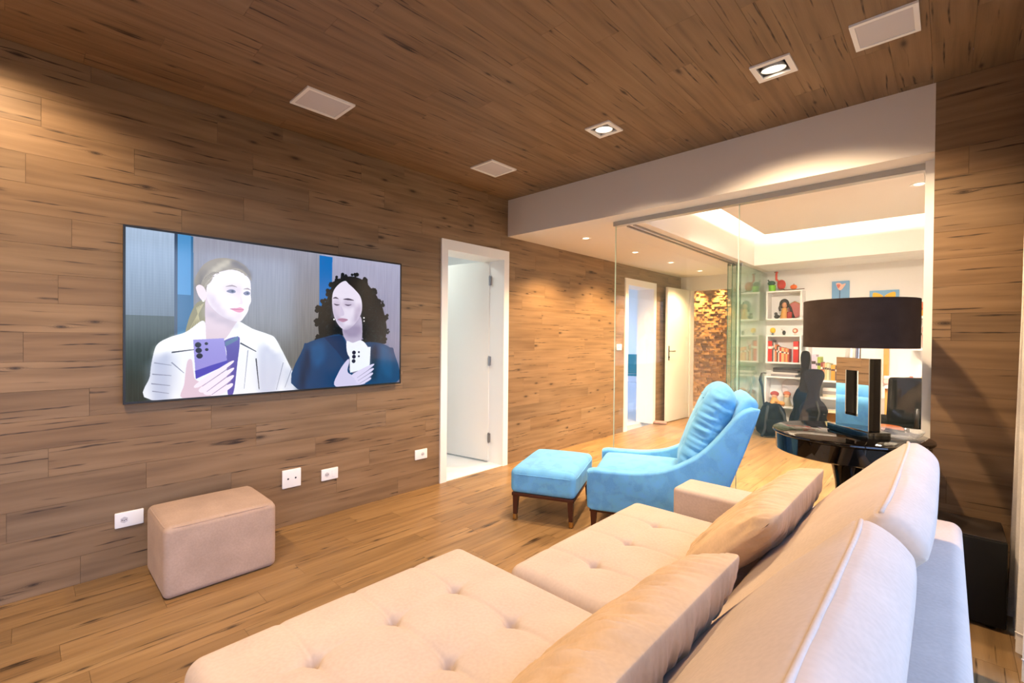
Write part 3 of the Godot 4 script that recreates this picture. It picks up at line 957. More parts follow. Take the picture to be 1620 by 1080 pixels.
func ceiling_fittings() -> void:
	var tl := ["square recessed ceiling spot pointing straight down near the beam, away from the pier", "square recessed ceiling spot tilted toward the white beam, nearer the wood pier", "square recessed ceiling spot over the pulled-out seat end, farther from the window", "square recessed ceiling spot over the sofa back end, nearer the window", "square recessed ceiling spot washing the end of the television wall"]
	var aims := [Vector3(1.45, 0, -2.7), Vector3(2.45, 0.0, -3.0), Vector3(1.45, 0, 0.0), Vector3(2.4, 0, -0.1), Vector3(0.1, 1.0, 0.15)]
	var en := [5.2, 4.6, 4.4, 2.4, 1.7]
	for i in SPOTS.size():
		var p: Vector3 = SPOTS[i]
		var t := thing("ceiling_spot", tl[i], "spotlight", p, 0.0, "square spots in the plank ceiling")
		part(t, "trim", ring_frame(0.175, 0.175, 0.125, 0.125, 0.012), M.white_lacquer, Vector3(0, -0.003, 0), Vector3(PI / 2, 0, 0))
		part(t, "housing", ring_frame(0.132, 0.132, 0.128, 0.128, 0.10), M.aluminium, Vector3(0, 0.05, 0), Vector3(PI / 2, 0, 0))
		part(t, "housing_top", slab(Vector3(-0.066, 0.095, -0.066), Vector3(0.066, 0.1, 0.066)), M.aluminium)
		var dir: Vector3 = (aims[i] - p).normalized()
		var lamp := part(t, "lamp", lathe([Vector2(0.0, 0.045), Vector2(0.03, 0.04), Vector2(0.054, 0.0), Vector2(0.056, -0.004), Vector2(0.054, -0.005), Vector2(0.05, 0.0)], 28), M.white_lacquer, Vector3(0, -0.002, 0))
		lamp.basis = Basis(Quaternion(Vector3.DOWN, dir))
		part(lamp, "glow_face", lathe([Vector2(0.0, -0.006), Vector2(0.03, -0.004), Vector2(0.05, -0.0005), Vector2(0.05, 0.003), Vector2(0.0, 0.003)], 24), M.bulb)
		spot(t, p + Vector3(0, -0.002, 0) + dir * 0.014, aims[i], en[i], 66.0)
	var sl := ["square white ceiling speaker above the television", "square white ceiling speaker near the door frame beside the television", "square white ceiling speaker near the wood pier by the window"]
	var sp := [Vector3(0.512, H, -1.178), Vector3(0.512, H, -2.555), Vector3(2.938, H, -2.53)]
	for i in 3:
		var s := Vector2(0.245, 0.275) if i < 2 else Vector2(0.225, 0.228)
		var t := thing("ceiling_speaker", sl[i], "speaker", sp[i], 0.0, "flush speakers in the plank ceiling")
		part(t, "frame", ring_frame(s.x, s.y, s.x - 0.036, s.y - 0.036, 0.014), M.white_plastic, Vector3(0, -0.003, 0), Vector3(PI / 2, 0, 0))
		part(t, "grille", slab(Vector3(-s.x / 2 + 0.018, -0.006, -s.y / 2 + 0.018), Vector3(s.x / 2 - 0.018, 0.004, s.y / 2 - 0.018)), M.grille)
	var k := 0
	for z in [-3.809, -4.798, -5.735, -6.7]:
		var t := thing("hall_downlight", ["round downlight in the hallway ceiling, just behind the beam", "round downlight in the hallway ceiling, before the dining room door", "round downlight in the hallway ceiling, beside the dining room door", "round downlight in the hallway ceiling, before the entrance door"][k], "downlight", Vector3(0.54, HB, z), 0.0, "hallway downlights")
		part(t, "trim", lathe([Vector2(0.03, -0.002), Vector2(0.045, -0.006), Vector2(0.052, 0.0)], 28), M.white_lacquer)
		part(t, "bulb", lathe([Vector2(0.0, -0.004), Vector2(0.026, -0.003), Vector2(0.03, 0.0)], 24), M.bulb)
		spot(t, Vector3(0.54, HB - 0.012, z), Vector3(0.54, 0, z), 4.8, 62.0, Color(1.0, 0.82, 0.58))
		k += 1
	var o := thing("study_downlight", "round downlight in the study ceiling panel near the partition jamb", "downlight", Vector3(2.962, 2.565, -5.12))
	part(o, "trim", lathe([Vector2(0.035, -0.002), Vector2(0.06, -0.006), Vector2(0.07, 0.0)], 28), M.white_lacquer)
	part(o, "bulb", lathe([Vector2(0.0, -0.004), Vector2(0.03, -0.003), Vector2(0.035, 0.0)], 24), M.bulb)
	spot(o, Vector3(2.962, 2.55, -5.12), Vector3(2.9, 0, -5.3), 12.5, 65.0, Color(1.0, 0.92, 0.82))
	var o2 := thing("study_downlight", "added round downlight brightening the study, hidden close behind the beam", "downlight", Vector3(2.2, 2.565, -4.0))  # extra lamp added out of view to brighten the study
	part(o2, "trim", lathe([Vector2(0.035, -0.002), Vector2(0.06, -0.006), Vector2(0.07, 0.0)], 28), M.white_lacquer)
	part(o2, "bulb", lathe([Vector2(0.0, -0.004), Vector2(0.03, -0.003), Vector2(0.035, 0.0)], 24), M.bulb)
	spot(o2, Vector3(2.2, 2.55, -4.0), Vector3(2.1, 0, -5.4), 12.5, 65.0, Color(1.0, 0.92, 0.82))

func glass() -> void:
	var t := struct("trim_1", "grey aluminium channel holding the glass partition under the beam", "track")
	part(t, "channel", slab(Vector3(1.075, HB - 0.036, -3.49), Vector3(3.05, HB, -3.43)), M.aluminium)
	var j := struct("trim_2", "narrow white jamb between the glass partition and wood pier", "jamb")
	part(j, "post", slab(Vector3(3.05, 0, -3.5), Vector3(3.09, HB, -3.40)), M.white_lacquer)
	var k := 0
	for q in [[1.085, 2.068], [2.074, 3.05]]:
		var g := thing("glass_partition", ["fixed clear glass sheet of the partition, ending free toward the hallway", "fixed clear glass sheet of the partition, next to the white jamb"][k], "partition", Vector3(q[0], 0, -3.46), 0.0, "fixed partition glass")
		part(g, "pane", slab(Vector3(0.0, 0.0, -0.005), Vector3(q[1] - q[0], HB - 0.036, 0.005)), M.glass)
		part(g, "polished_edge", slab(Vector3(-0.003, 0.0, -0.005), Vector3(0.0, HB - 0.036, 0.005)), M.glass_edge_highlight)  # pale strip paints the bright highlight along the glass edge
		k += 1
	var rails := struct("trim_3", "thin aluminium ceiling rails for the sliding glass doors of the study", "track")
	for x in [1.112, 1.172]:
		part(rails, "rail", slab(Vector3(x - 0.006, HB - 0.018, -7.42), Vector3(x + 0.006, HB, -3.6)), M.steel)
	for i in 4:
		var g := thing("sliding_glass_door", "greenish glass door slid into a stack before the study wall", "glass door", Vector3(1.105 + i * 0.042, 0, -6.16 - i * 0.03), 0.0, "stacked sliding glass doors")
		part(g, "pane", slab(Vector3(-0.004, 0.012, -1.22), Vector3(0.004, HB - 0.03, 0.0)), M.glass_green)
		part(g, "polished_edge", slab(Vector3(-0.004, 0.012, 0.0), Vector3(0.004, HB - 0.03, 0.004)), M.glass_edge_dark)
		part(g, "hanger", slab(Vector3(-0.01, HB - 0.05, -0.06), Vector3(0.01, HB - 0.012, -0.005)), M.steel)
		if i == 3:
			part(g, "handle", lathe([Vector2(0.0, -0.018), Vector2(0.014, -0.018), Vector2(0.014, 0.018), Vector2(0.0, 0.018)], 16), M.steel, Vector3(0, 0.78, -1.1), Vector3(0, 0, PI / 2))

# ---------------------------------------------------------------- living room furniture
func tufted(p: Vector3, n: Vector3, size: Vector3, xs: Array, zs: Array, depth: float) -> Vector3:
	# crowned cushion with buttons pulled in and shallow seams along x
	var e := p
	if n.y > 0.3:
		var ex := 1.0 - pow(absf(p.x) / (size.x / 2), 4.0)
		var ez := 1.0 - pow(absf(p.z) / (size.z / 2), 4.0)
		e.y += 0.018 * clampf(ex, 0, 1) * clampf(ez, 0, 1) * n.y
		for z in zs:
			var dz: float = absf(p.z - z)
			e.y -= 0.0045 * exp(-dz * dz / 0.00012) * n.y
			for x in xs:
				var d := Vector2(p.x - x, p.z - z).length()
				e.y -= depth * exp(-d * d / 0.00025) * 0.6 + depth * 0.6 * exp(-d / 0.04)
				if d < 0.22:
					var dx: float = absf(p.x - x)
					e.y -= 0.009 * exp(-dz * dz / 0.00006) * exp(-dx / 0.05) + 0.008 * exp(-dx * dx / 0.00006) * exp(-dz / 0.04)
	return e

func sofa() -> void:
	var o := Vector3(2.5, 0, -1.25)
	var t := thing("sofa", "large beige suede sofa with two pulled-out tufted seats", "sofa", o)
	var S: Material = M.suede
	var at := func(x: float, y: float, z: float) -> Vector3: return Vector3(x, y, z) - o
	part(t, "base", soft(Vector3(1.0, 0.16, 2.38), 0.01), S, at.call(2.66, 0.14, -1.265))
	part(t, "back_frame", soft(Vector3(0.14, 0.50, 2.44), 0.035, 4), S, at.call(3.13, 0.31, -1.26))
	part(t, "arm", soft(Vector3(0.96, 0.445, 0.215), 0.022, 4, Vector3i(6, 2, 3)), S, at.call(2.63, 0.287, -2.352))
	part(t, "arm", soft(Vector3(0.96, 0.445, 0.215), 0.022, 4, Vector3i(6, 2, 3)), S, at.call(2.63, 0.287, -0.168))
	for k in 2:
		var x0: float = [1.68, 1.945][k]
		var z0: float = [-1.243, -2.238][k]
		var z1: float = [-0.282, -1.252][k]
		var sz := Vector3(2.86 - x0, 0.19, z1 - z0)
		var c := Vector3((2.86 + x0) / 2, 0.30, (z0 + z1) / 2)
		var xs := []
		for x in ([1.945, 2.21, 2.48] if k == 0 else [2.19, 2.467]):
			xs.append(x - c.x)
		var zs := []
		for z in ([-1.0, -0.762, -0.522] if k == 0 else [-1.985, -1.733, -1.478]):
			zs.append(z - c.z)
		var cu := part(t, "seat_cushion", soft(sz, 0.045, 5, Vector3i(190, 2, 160), func(p: Vector3, n: Vector3) -> Vector3: return tufted(p, n, sz, xs, zs, 0.034)), S, c - o)
		for x in xs:
			for z in zs:
				part(cu, "button", lathe([Vector2(0.008, -0.004), Vector2(0.007, 0.002), Vector2(0, 0.004)], 12), S, Vector3(x, 0.095 - 0.027, z))
		part(t, "seat_box", soft(Vector3(2.8 - x0 - 0.02, 0.16, z1 - z0 - 0.01), 0.02, 3), S, at.call((2.8 + x0 + 0.02) / 2, 0.14, (z0 + z1) / 2))
		part(t, "foot", lathe([Vector2(0.02, 0.0), Vector2(0.022, 0.06)], 14), M.black_plastic, at.call(x0 + 0.09, 0, z1 - 0.08))
		part(t, "foot", lathe([Vector2(0.02, 0.0), Vector2(0.022, 0.06)], 14), M.black_plastic, at.call(x0 + 0.09, 0, z0 + 0.08))
		# reclined back cushion: local x thickness, local y up along the recline
		var top: Vector2 = [Vector2(3.022, 0.884), Vector2(3.052, 0.897)][k]
		var foot := Vector2(2.63, 0.385)
		var dir := (top - foot).normalized()
		var ln := (top - foot).length()
		var th: float = [0.125, 0.115][k]
		var nrm := Vector2(dir.y, -dir.x)
		var mid := foot + dir * ln / 2 + nrm * th / 2
		var bs := Vector3(th, ln, z1 - z0 + 0.004)
		var nz := noise(2.2, 40 + k, 3)
		var body := soft(bs, 0.026, 5, Vector3i(6, 26, 34), func(p: Vector3, n: Vector3) -> Vector3:
			var a := clampf(1.0 - pow(absf(p.y) / (bs.y / 2), 3.0), 0, 1)
			var b := clampf(1.0 - pow(absf(p.z) / (bs.z / 2), 4.0), 0, 1)
			var e := p
			if n.x < -0.3:
				e.x -= 0.035 * a * b * -n.x + 0.004 * nz.get_noise_2d(p.y * 2.0, p.z * 2.0)
			if n.y > 0.3:
				e.y += 0.008 * b + 0.016 * clampf(1.0 - pow(absf(p.x) / (bs.x / 2), 2.0), 0, 1)
				e.y -= 0.008 * pow(absf(p.z) / (bs.z / 2), 6.0)
			return e)
		var bc := part(t, "back_cushion", body, S, Vector3(mid.x, mid.y, (z0 + z1) / 2) - o, Vector3(0, 0, -atan2(dir.x, dir.y)))
		var pipe := []
		for i in 13:
			var zz := -bs.z / 2 + 0.02 + (bs.z - 0.04) * i / 12.0
			var b := clampf(1.0 - pow(absf(zz) / (bs.z / 2), 4.0), 0, 1)
			pipe.append(Vector3(-bs.x / 2 + 0.0062, bs.y / 2 - 0.0052 + 0.008 * b - 0.008 * pow(absf(zz) / (bs.z / 2), 6.0), zz))
		part(bc, "piping", tube(pipe, 0.005, 8), S)
	for z in [-2.42, -0.1]:
		part(t, "foot", lathe([Vector2(0.02, 0.0), Vector2(0.022, 0.07)], 14), M.black_plastic, at.call(3.12, 0, z))

func pillow_mesh(w: float, h: float, th: float, sd: int) -> ArrayMesh:
	var nz := noise(1.0, sd, 3)
	var sz := Vector3(th, h, w)
	return soft(sz, th * 0.49, 6, Vector3i(1, 50, 110), func(p: Vector3, n: Vector3) -> Vector3:
		var a := clampf(1.0 - pow(absf(p.y) / (h / 2), 2.4), 0.0, 1.0)
		var b := clampf(1.0 - pow(absf(p.z) / (w / 2), 3.0), 0.0, 1.0)
		var f := 0.14 + 0.90 * pow(a, 0.62) * pow(b, 0.5)
		var e := p
		e.x = p.x * f
		e.z *= 1.0 - 0.035 * (1.0 - pow(absf(p.y) / (h / 2), 2.0))
		e.y *= 1.0 - 0.03 * (1.0 - pow(absf(p.z) / (w / 2), 2.0))
		var s := signf(p.x)
		var edge := smoothstep(0.1, 0.9, absf(p.y) / (h / 2))
		e.x += s * (0.022 * nz.get_noise_2d(p.z * 16.0 + 2.0 * p.y, p.y * 3.0 + s * 7.0) * (0.35 + edge) + 0.020 * nz.get_noise_2d(p.z * 40.0, p.y * 7.0 + 30.0) * edge) * a
		return e)

func throw_pillows() -> void:
	var q := [["beige throw pillow with wrinkled suede cover leaning at the sofa end by the armrest", -1.81, 0.74, 0.44, 2.657, 0.6, 41, 44.0], ["beige throw pillow with creased suede cover leaning on the sofa's longer pulled-out seat", -0.83, 0.74, 0.45, 2.647, 0.59, 52, 44.0]]
	for a in q:
		var t := thing("throw_pillow", a[0], "pillow", Vector3(a[4], a[5], a[1]), 0.0, "throw pillows on the sofa")
		var m := part(t, "cover", pillow_mesh(a[2], a[3], 0.15, a[6]), M.suede_pillow)
		m.rotation = Vector3(0, 0, -deg_to_rad(a[7]))
		var loop := []
		for i in 41:
			var an := TAU * i / 40.0
			var cx := signf(cos(an)) * pow(absf(cos(an)), 0.32)
			var cy := signf(sin(an)) * pow(absf(sin(an)), 0.32)
			loop.append(Vector3(0, cy * (a[3] / 2 - 0.012) * (1.0 - 0.03 * (1.0 - cx * cx)), cx * (a[2] / 2 - 0.012) * (1.0 - 0.035 * (1.0 - cy * cy))))
		part(m, "seam", tube(loop, 0.006, 6), M.suede_pillow)

func pouf() -> void:
	var t := thing("pouf", "brown suede cube pouf against the plank wall below the television", "pouf", Vector3(0.285, 0, -0.69))
	part(t, "cover", soft(Vector3(0.44, 0.345, 0.50), 0.03, 5, Vector3i(6, 6, 6), func(p: Vector3, n: Vector3) -> Vector3:
		var e := p
		var a := 1.0 - pow(absf(p.x) / 0.22, 2.0)
		var b := 1.0 - pow(absf(p.z) / 0.25, 2.0)
		if n.y > 0.3:
			e.y += 0.014 * a * b
		return e), M.suede_pouf, Vector3(0, 0.1735, 0))
	var loop := []
	for i in 37:
		var an := TAU * i / 36.0
		loop.append(Vector3(signf(cos(an)) * pow(absf(cos(an)), 0.16) * 0.212, 0.337, signf(sin(an)) * pow(absf(sin(an)), 0.16) * 0.242))
	part(t, "top_seam", tube(loop, 0.004, 6), M.suede_pouf)

func leg_mesh(top: Vector2, foot: Vector2, h: float) -> ArrayMesh:
	# square tapered leg standing on y = 0, shifted outward at the foot
	var st := begin(false)
	var a := 0.019
	var b := 0.011
	var lo := []
	var hi := []
	for s in [Vector2(-1, -1), Vector2(1, -1), Vector2(1, 1), Vector2(-1, 1)]:
		lo.append(Vector3(foot.x + s.x * b, 0, foot.y + s.y * b))
		hi.append(Vector3(top.x + s.x * a, h, top.y + s.y * a))
	for i in 4:
		var l := (i + 1) % 4
		quad(st, lo[l], lo[i], hi[i], hi[l])
	quad(st, lo[0], lo[1], lo[2], lo[3])
	quad(st, hi[3], hi[2], hi[1], hi[0])
	return done(st)

func ottoman() -> void:
	# local +x is the chair's forward, local z runs across
	var turn := PI - atan2(0.39, 0.92) * -1.0
	var t := thing("ottoman", "small blue velvet ottoman on tapered wooden legs in front of the armchair", "ottoman", Vector3(1.063, 0, -2.665), turn)
	var w := 0.455
	var d := 0.63
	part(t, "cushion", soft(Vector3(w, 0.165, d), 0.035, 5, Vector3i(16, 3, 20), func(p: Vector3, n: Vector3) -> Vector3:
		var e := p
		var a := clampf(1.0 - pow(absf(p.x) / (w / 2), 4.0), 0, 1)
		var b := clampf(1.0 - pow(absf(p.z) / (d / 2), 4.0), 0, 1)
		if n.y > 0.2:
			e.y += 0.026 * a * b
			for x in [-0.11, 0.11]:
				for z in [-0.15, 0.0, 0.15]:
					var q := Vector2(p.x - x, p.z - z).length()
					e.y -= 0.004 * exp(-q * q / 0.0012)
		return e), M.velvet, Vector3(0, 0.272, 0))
	var loop := []
	for i in 37:
		var an := TAU * i / 36.0
		loop.append(Vector3(signf(cos(an)) * pow(absf(cos(an)), 0.16) * (w / 2 + 0.001), 0.322, signf(sin(an)) * pow(absf(sin(an)), 0.16) * (d / 2 + 0.001)))
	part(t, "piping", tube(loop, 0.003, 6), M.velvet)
	part(t, "wood_rail", bev(w - 0.02, 0.022, d - 0.02, 0.003), M.leg_wood, Vector3(0, 0.18, 0))
	for sx in [-1, 1]:
		for sz in [-1, 1]:
			var lg := part(t, "leg", leg_mesh(Vector2.ZERO, Vector2(sx * 0.004, sz * 0.006), 0.172), M.leg_wood, Vector3(sx * (w / 2 - 0.035), 0, sz * (d / 2 - 0.035)))
			part(lg, "brass_tip", lathe([Vector2(0.0, 0.0), Vector2(0.011, 0.0), Vector2(0.017, 0.006), Vector2(0.017, 0.04), Vector2(0.0, 0.041)], 14), M.brass, Vector3(sx * 0.004, 0, sz * 0.006))

func armchair() -> void:
	# local x runs backwards from the front, local z across (0 = near side)
	var th := atan2(0.39, 0.92)
	var t := thing("armchair", "light blue velvet armchair with sloping sides and loose back cushion", "armchair", Vector3(1.492, 0, -2.471))
	# forward in the world is (-cos, 0, sin); backwards (cos, 0, -sin); across (-sin, 0, -cos)
	t.basis = Basis(Vector3(cos(th), 0, -sin(th)), Vector3.UP, Vector3(sin(th), 0, cos(th)))
	var W := 0.67
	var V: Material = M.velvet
	var top := smooth_line([Vector2(-0.012, 0.405), Vector2(0.03, 0.416), Vector2(0.16, 0.417), Vector2(0.31, 0.424), Vector2(0.46, 0.455), Vector2(0.59, 0.522), Vector2(0.68, 0.592), Vector2(0.77, 0.698), Vector2(0.855, 0.812), Vector2(0.90, 0.85)], 4)
	var outl := PackedVector2Array()
	for p in top:
		outl.append(p)
	for p in [Vector2(0.935, 0.862), Vector2(0.975, 0.855), Vector2(0.952, 0.77), Vector2(0.90, 0.61), Vector2(0.825, 0.40), Vector2(0.745, 0.165), Vector2(0.70, 0.158), Vector2(0.02, 0.158), Vector2(-0.008, 0.175), Vector2(-0.012, 0.29)]:
		outl.append(p)
	var side := pressed(outl, 0.085, 0.016, 4)
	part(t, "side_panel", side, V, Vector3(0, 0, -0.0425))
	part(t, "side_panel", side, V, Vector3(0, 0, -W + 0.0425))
	part(t, "seat_base", soft(Vector3(0.74, 0.13, W - 0.16), 0.02, 3), V, Vector3(0.365, 0.225, -W / 2))
	# upholstered back: slab between the side panels, top rising gently
	var back := pressed(PackedVector2Array([Vector2(0.62, 0.2), Vector2(0.745, 0.18), Vector2(0.825, 0.40), Vector2(0.90, 0.61), Vector2(0.955, 0.775), Vector2(0.978, 0.87), Vector2(0.965, 0.90), Vector2(0.93, 0.915), Vector2(0.895, 0.90), Vector2(0.86, 0.84), Vector2(0.80, 0.66), Vector2(0.71, 0.40)]), W - 0.15, 0.03, 4)
	part(t, "back_panel", back, V, Vector3(0, 0, -W / 2))
	var sw := W - 0.18
	part(t, "seat_cushion", soft(Vector3(0.62, 0.12, sw), 0.04, 5, Vector3i(14, 2, 14), func(p: Vector3, n: Vector3) -> Vector3:
		var e := p
		if n.y > 0.2:
			e.y += 0.02 * clampf(1.0 - pow(absf(p.x) / 0.31, 4.0), 0, 1) * clampf(1.0 - pow(absf(p.z) / (sw / 2), 4.0), 0, 1)
		return e), V, Vector3(0.325, 0.342, -W / 2))
	var nz := noise(1.0, 71, 2)
	var bh := 0.60
	var bc := soft(Vector3(0.205, bh, sw + 0.01), 0.085, 6, Vector3i(3, 44, 22), func(p: Vector3, n: Vector3) -> Vector3:
		var a := clampf(1.0 - pow(absf(p.y) / (bh / 2), 3.0), 0, 1)
		var b := clampf(1.0 - pow(absf(p.z) / (sw / 2), 4.0), 0, 1)
		var e := p
		e.x = p.x * (0.55 + 0.5 * pow(a, 0.5) * pow(b, 0.4))
		if p.x < 0.0:
			for y in [-0.12, 0.08, 0.2]:
				for z in [-0.12, 0.12]:
					var q := Vector2(p.y - y, p.z - z).length()
					e.x += 0.010 * exp(-q * q / 0.0009) + 0.005 * exp(-q / 0.05)
		var rim := smoothstep(0.5, 1.0, absf(p.z) / (sw / 2))
		e.z += signf(p.z) * 0.013 * rim * nz.get_noise_2d(p.y * 26.0, p.x * 3.0)
		e.y += 0.02 * b * smoothstep(0.2, 0.3, p.y)
		return e)
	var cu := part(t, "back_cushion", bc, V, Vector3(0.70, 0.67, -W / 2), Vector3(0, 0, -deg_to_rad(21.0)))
	for y in [-0.12, 0.08, 0.2]:
		for z in [-0.12, 0.12]:
			part(cu, "button", lathe([Vector2(0.009, -0.003), Vector2(0.008, 0.002), Vector2(0, 0.004)], 12), V, Vector3(-0.095, y, z), Vector3(0, 0, PI / 2))
	part(t, "wood_rail", bev(0.70, 0.018, W - 0.05, 0.003), M.leg_wood, Vector3(0.355, 0.15, -W / 2))
	for x in [0.03, 0.66]:
		for z in [-0.045, -W + 0.045]:
			part(t, "leg", leg_mesh(Vector2.ZERO, Vector2(0.0 if x < 0.3 else 0.03, 0), 0.142), M.leg_wood, Vector3(x, 0, z))

func side_table() -> void:
	var c := Vector3(2.768, 0, -3.03)
	var t := thing("side_table", "round glossy black pedestal side table behind the sofa", "table", c)
	part(t, "table_top", lathe([Vector2(0.0, 0.742), Vector2(0.33, 0.742), Vector2(0.345, 0.745), Vector2(0.352, 0.752), Vector2(0.35, 0.760), Vector2(0.34, 0.765), Vector2(0.0, 0.765)], 96), M.black_gloss)
	part(t, "apron", lathe([Vector2(0.30, 0.655), Vector2(0.325, 0.652), Vector2(0.335, 0.657), Vector2(0.338, 0.742)], 96), M.black_gloss)
	part(t, "apron_underside", lathe([Vector2(0.0, 0.66), Vector2(0.31, 0.66)], 64), M.black_gloss)
	part(t, "pedestal", lathe([Vector2(0.19, 0.03), Vector2(0.12, 0.05), Vector2(0.07, 0.10), Vector2(0.05, 0.2), Vector2(0.045, 0.35), Vector2(0.055, 0.5), Vector2(0.075, 0.60), Vector2(0.10, 0.66)], 40), M.black_gloss)
	part(t, "foot_ring", lathe([Vector2(0.0, 0.0), Vector2(0.192, 0.0), Vector2(0.2, 0.01), Vector2(0.2, 0.022), Vector2(0.192, 0.032), Vector2(0.1, 0.05)], 64), M.black_gloss)
	# lamp
	var l := thing("table_lamp", "table lamp with mirrored open rectangle base and wide dark drum shade", "lamp", Vector3(2.811, 0.766, -2.998), -deg_to_rad(46.2))
	part(l, "plinth", bev(0.29, 0.034, 0.115, 0.002), M.mirror_dark, Vector3(0, 0.017, 0))
	var bw := 0.228
	var bh := 0.365
	var body := part(l, "body", ring_frame(bw, bh, 0.09, 0.235, 0.056), M.black_gloss, Vector3(0, 0.034 + bh / 2, 0))
	for s in [-1, 1]:
		part(body, "mirror_face", ring_frame(bw, bh, 0.09, 0.235, 0.004), M.mirror, Vector3(0, 0, s * 0.03))
	part(l, "stem", lathe([Vector2(0.012, 0.399), Vector2(0.012, 0.47)], 20), M.chrome)
	part(l, "shade", lathe([Vector2(0.996, 0.455), Vector2(1.0, 0.453), Vector2(1.0, 0.458), Vector2(1.0, 0.696), Vector2(0.996, 0.698), Vector2(0.988, 0.696), Vector2(0.988, 0.458), Vector2(0.996, 0.455)], 72, 0.246, 0.246), M.lamp_linen)
	part(l, "shade_spider", tube([Vector3(-0.243, 0.47, 0), Vector3(0.243, 0.47, 0)], 0.004, 8), M.chrome)
	part(l, "bulb_off", lathe([Vector2(0.012, 0.47), Vector2(0.015, 0.50), Vector2(0.03, 0.54), Vector2(0.028, 0.57), Vector2(0.0, 0.59)], 20), M.white_plastic)
	var g := thing("glass_bowl", "shallow clear glass bowl on the black side table by the lamp", "bowl", Vector3(2.985, 0.766, -3.06))
	part(g, "bowl", lathe([Vector2(0.0, 0.004), Vector2(0.05, 0.004), Vector2(0.075, 0.02), Vector2(0.088, 0.038), Vector2(0.092, 0.038), Vector2(0.08, 0.016), Vector2(0.055, 0.0), Vector2(0.0, 0.0)], 48), M.bowl_glass)

func subwoofer() -> void:
	var t := thing("subwoofer", "black subwoofer box on the floor beside the wood pier", "subwoofer", Vector3(3.165, 0.0, -3.04))
	part(t, "cabinet", bev(0.37, 0.375, 0.30, 0.008), M.black_matte, Vector3(0, 0.2025, 0))
	part(t, "top_panel", bev(0.362, 0.008, 0.292, 0.003), M.sub_top, Vector3(0, 0.393, 0))
	for x in [-0.14, 0.14]:
		for z in [-0.11, 0.11]:
			part(t, "foot", lathe([Vector2(0.0, 0.0), Vector2(0.018, 0.0), Vector2(0.02, 0.016)], 12), M.black_plastic, Vector3(x, 0, z))

func curtain() -> void:
	var t := thing("curtain", "white sheer curtain gathered beside the wood pier at the window", "curtain", Vector3(3.418, 0, -2.3))
	var st := begin(true)
	var n := 120
	var prof := func(i: int, y: float) -> Vector3:
		var s := float(i) / n
		var k := 0.75 + 0.25 * (1.0 - y / 2.56)
		return Vector3(0.042 * sin(s * 62.0) * k + 0.016 * sin(s * 23.0 + 1.0 + y * 0.4) + 0.012 * y, y, -0.90 + s * 0.72 + 0.02 * cos(s * 41.0))
	var ys := [0.015, 0.09, 0.095, 0.5, 1.0, 1.5, 2.0, 2.56]
	for j in ys.size() - 1:
		for i in n:
			quad(st, prof.call(i + 1, ys[j]), prof.call(i, ys[j]), prof.call(i, ys[j + 1]), prof.call(i + 1, ys[j + 1]))
	part(t, "drape", done(st), M.sheer)
	var hem := []
	for i in n + 1:
		hem.append(prof.call(i, 0.095) + Vector3(-0.001, 0, 0))
	part(t, "hem", tube(hem, 0.003, 5), M.sheer)
	var r := thing("curtain_rail", "white curtain rail along the window under the ceiling", "curtain rail", Vector3(3.44, 2.578, -0.7))
	part(r, "rail", bev(0.03, 0.03, 4.9, 0.004), M.white_lacquer)

# ---------------------------------------------------------------- study
func niche(label: String, x0: float, x1: float, y0: float, y1: float, d: float) -> void:
	var t := thing("wall_niche", label, "shelf", Vector3((x0 + x1) / 2, y0, -7.43))
	var w := x1 - x0
	var h := y1 - y0
	part(t, "bottom_board", bev(w, 0.022, d, 0.002), M.white_lacquer, Vector3(0, 0.011, d / 2))
	part(t, "top_board", bev(w, 0.022, d, 0.002), M.white_lacquer, Vector3(0, h - 0.011, d / 2))
	for s in [-1, 1]:
		part(t, "side_board", bev(0.022, h - 0.044, d, 0.002), M.white_lacquer, Vector3(s * (w / 2 - 0.011), h / 2, d / 2))
	part(t, "back_board", slab(Vector3(-w / 2 + 0.022, 0.022, 0.0), Vector3(w / 2 - 0.022, h - 0.022, 0.006)), M.white_lacquer)

func color_mat(c: Color, rough := 0.6) -> StandardMaterial3D:
	var k := "tint_%02x%02x%02x" % [int(c.r * 255), int(c.g * 255), int(c.b * 255)]
	if not M.has(k):
		mat(k, c, rough)
	return M[k]

func books(x0: float, y: float, z: float, list: Array, group: String, where: String) -> void:
	# each row: width, height, depth, colour, colour word, tilt
	var x := x0
	for b in list:
		var t := thing("book", "%s %s" % [b[4], where], "book", Vector3(x + b[0] / 2, y, z), 0.0, group)
		var m := part(t, "cover", bev(b[0] - 0.001, b[1], b[2], 0.0015), color_mat(b[3]), Vector3(0, b[1] / 2, -b[2] / 2))
		part(m, "spine_band", slab(Vector3(-b[0] / 2 + 0.002, b[1] * 0.12, b[2] / 2), Vector3(b[0] / 2 - 0.002, b[1] * 0.24, b[2] / 2 + 0.0008)), M.paper if b[3].get_luminance() < 0.5 else M.book_ink)
		x += b[0] + 0.0008

func figure(called: String, label: String, at: Vector3, parts: Array, category := "figurine", group := "", turn := 0.0) -> void:
	# parts: [name, kind, position, size/points, colour]
	var t := thing(called, label, category, at, turn, group)
	for p in parts:
		var m: Mesh
		match p[1]:
			"ball":
				var pr := []
				for i in 11:
					var a := -PI / 2 + PI * i / 10
					pr.append(Vector2(cos(a), sin(a) * p[3].y))
				m = lathe(pr, 18, p[3].x, p[3].z)
			"box":
				m = soft(p[3], minf(p[3].x, minf(p[3].y, p[3].z)) * 0.25, 2)
			"cone":
				m = lathe([Vector2(0, 0), Vector2(p[3].x, 0), Vector2(p[3].z, p[3].y), Vector2(0, p[3].y)], 18)
			"tube":
				m = tube(p[3], p[5], 8)
		part(t, p[0], m, color_mat(p[4]), p[2])

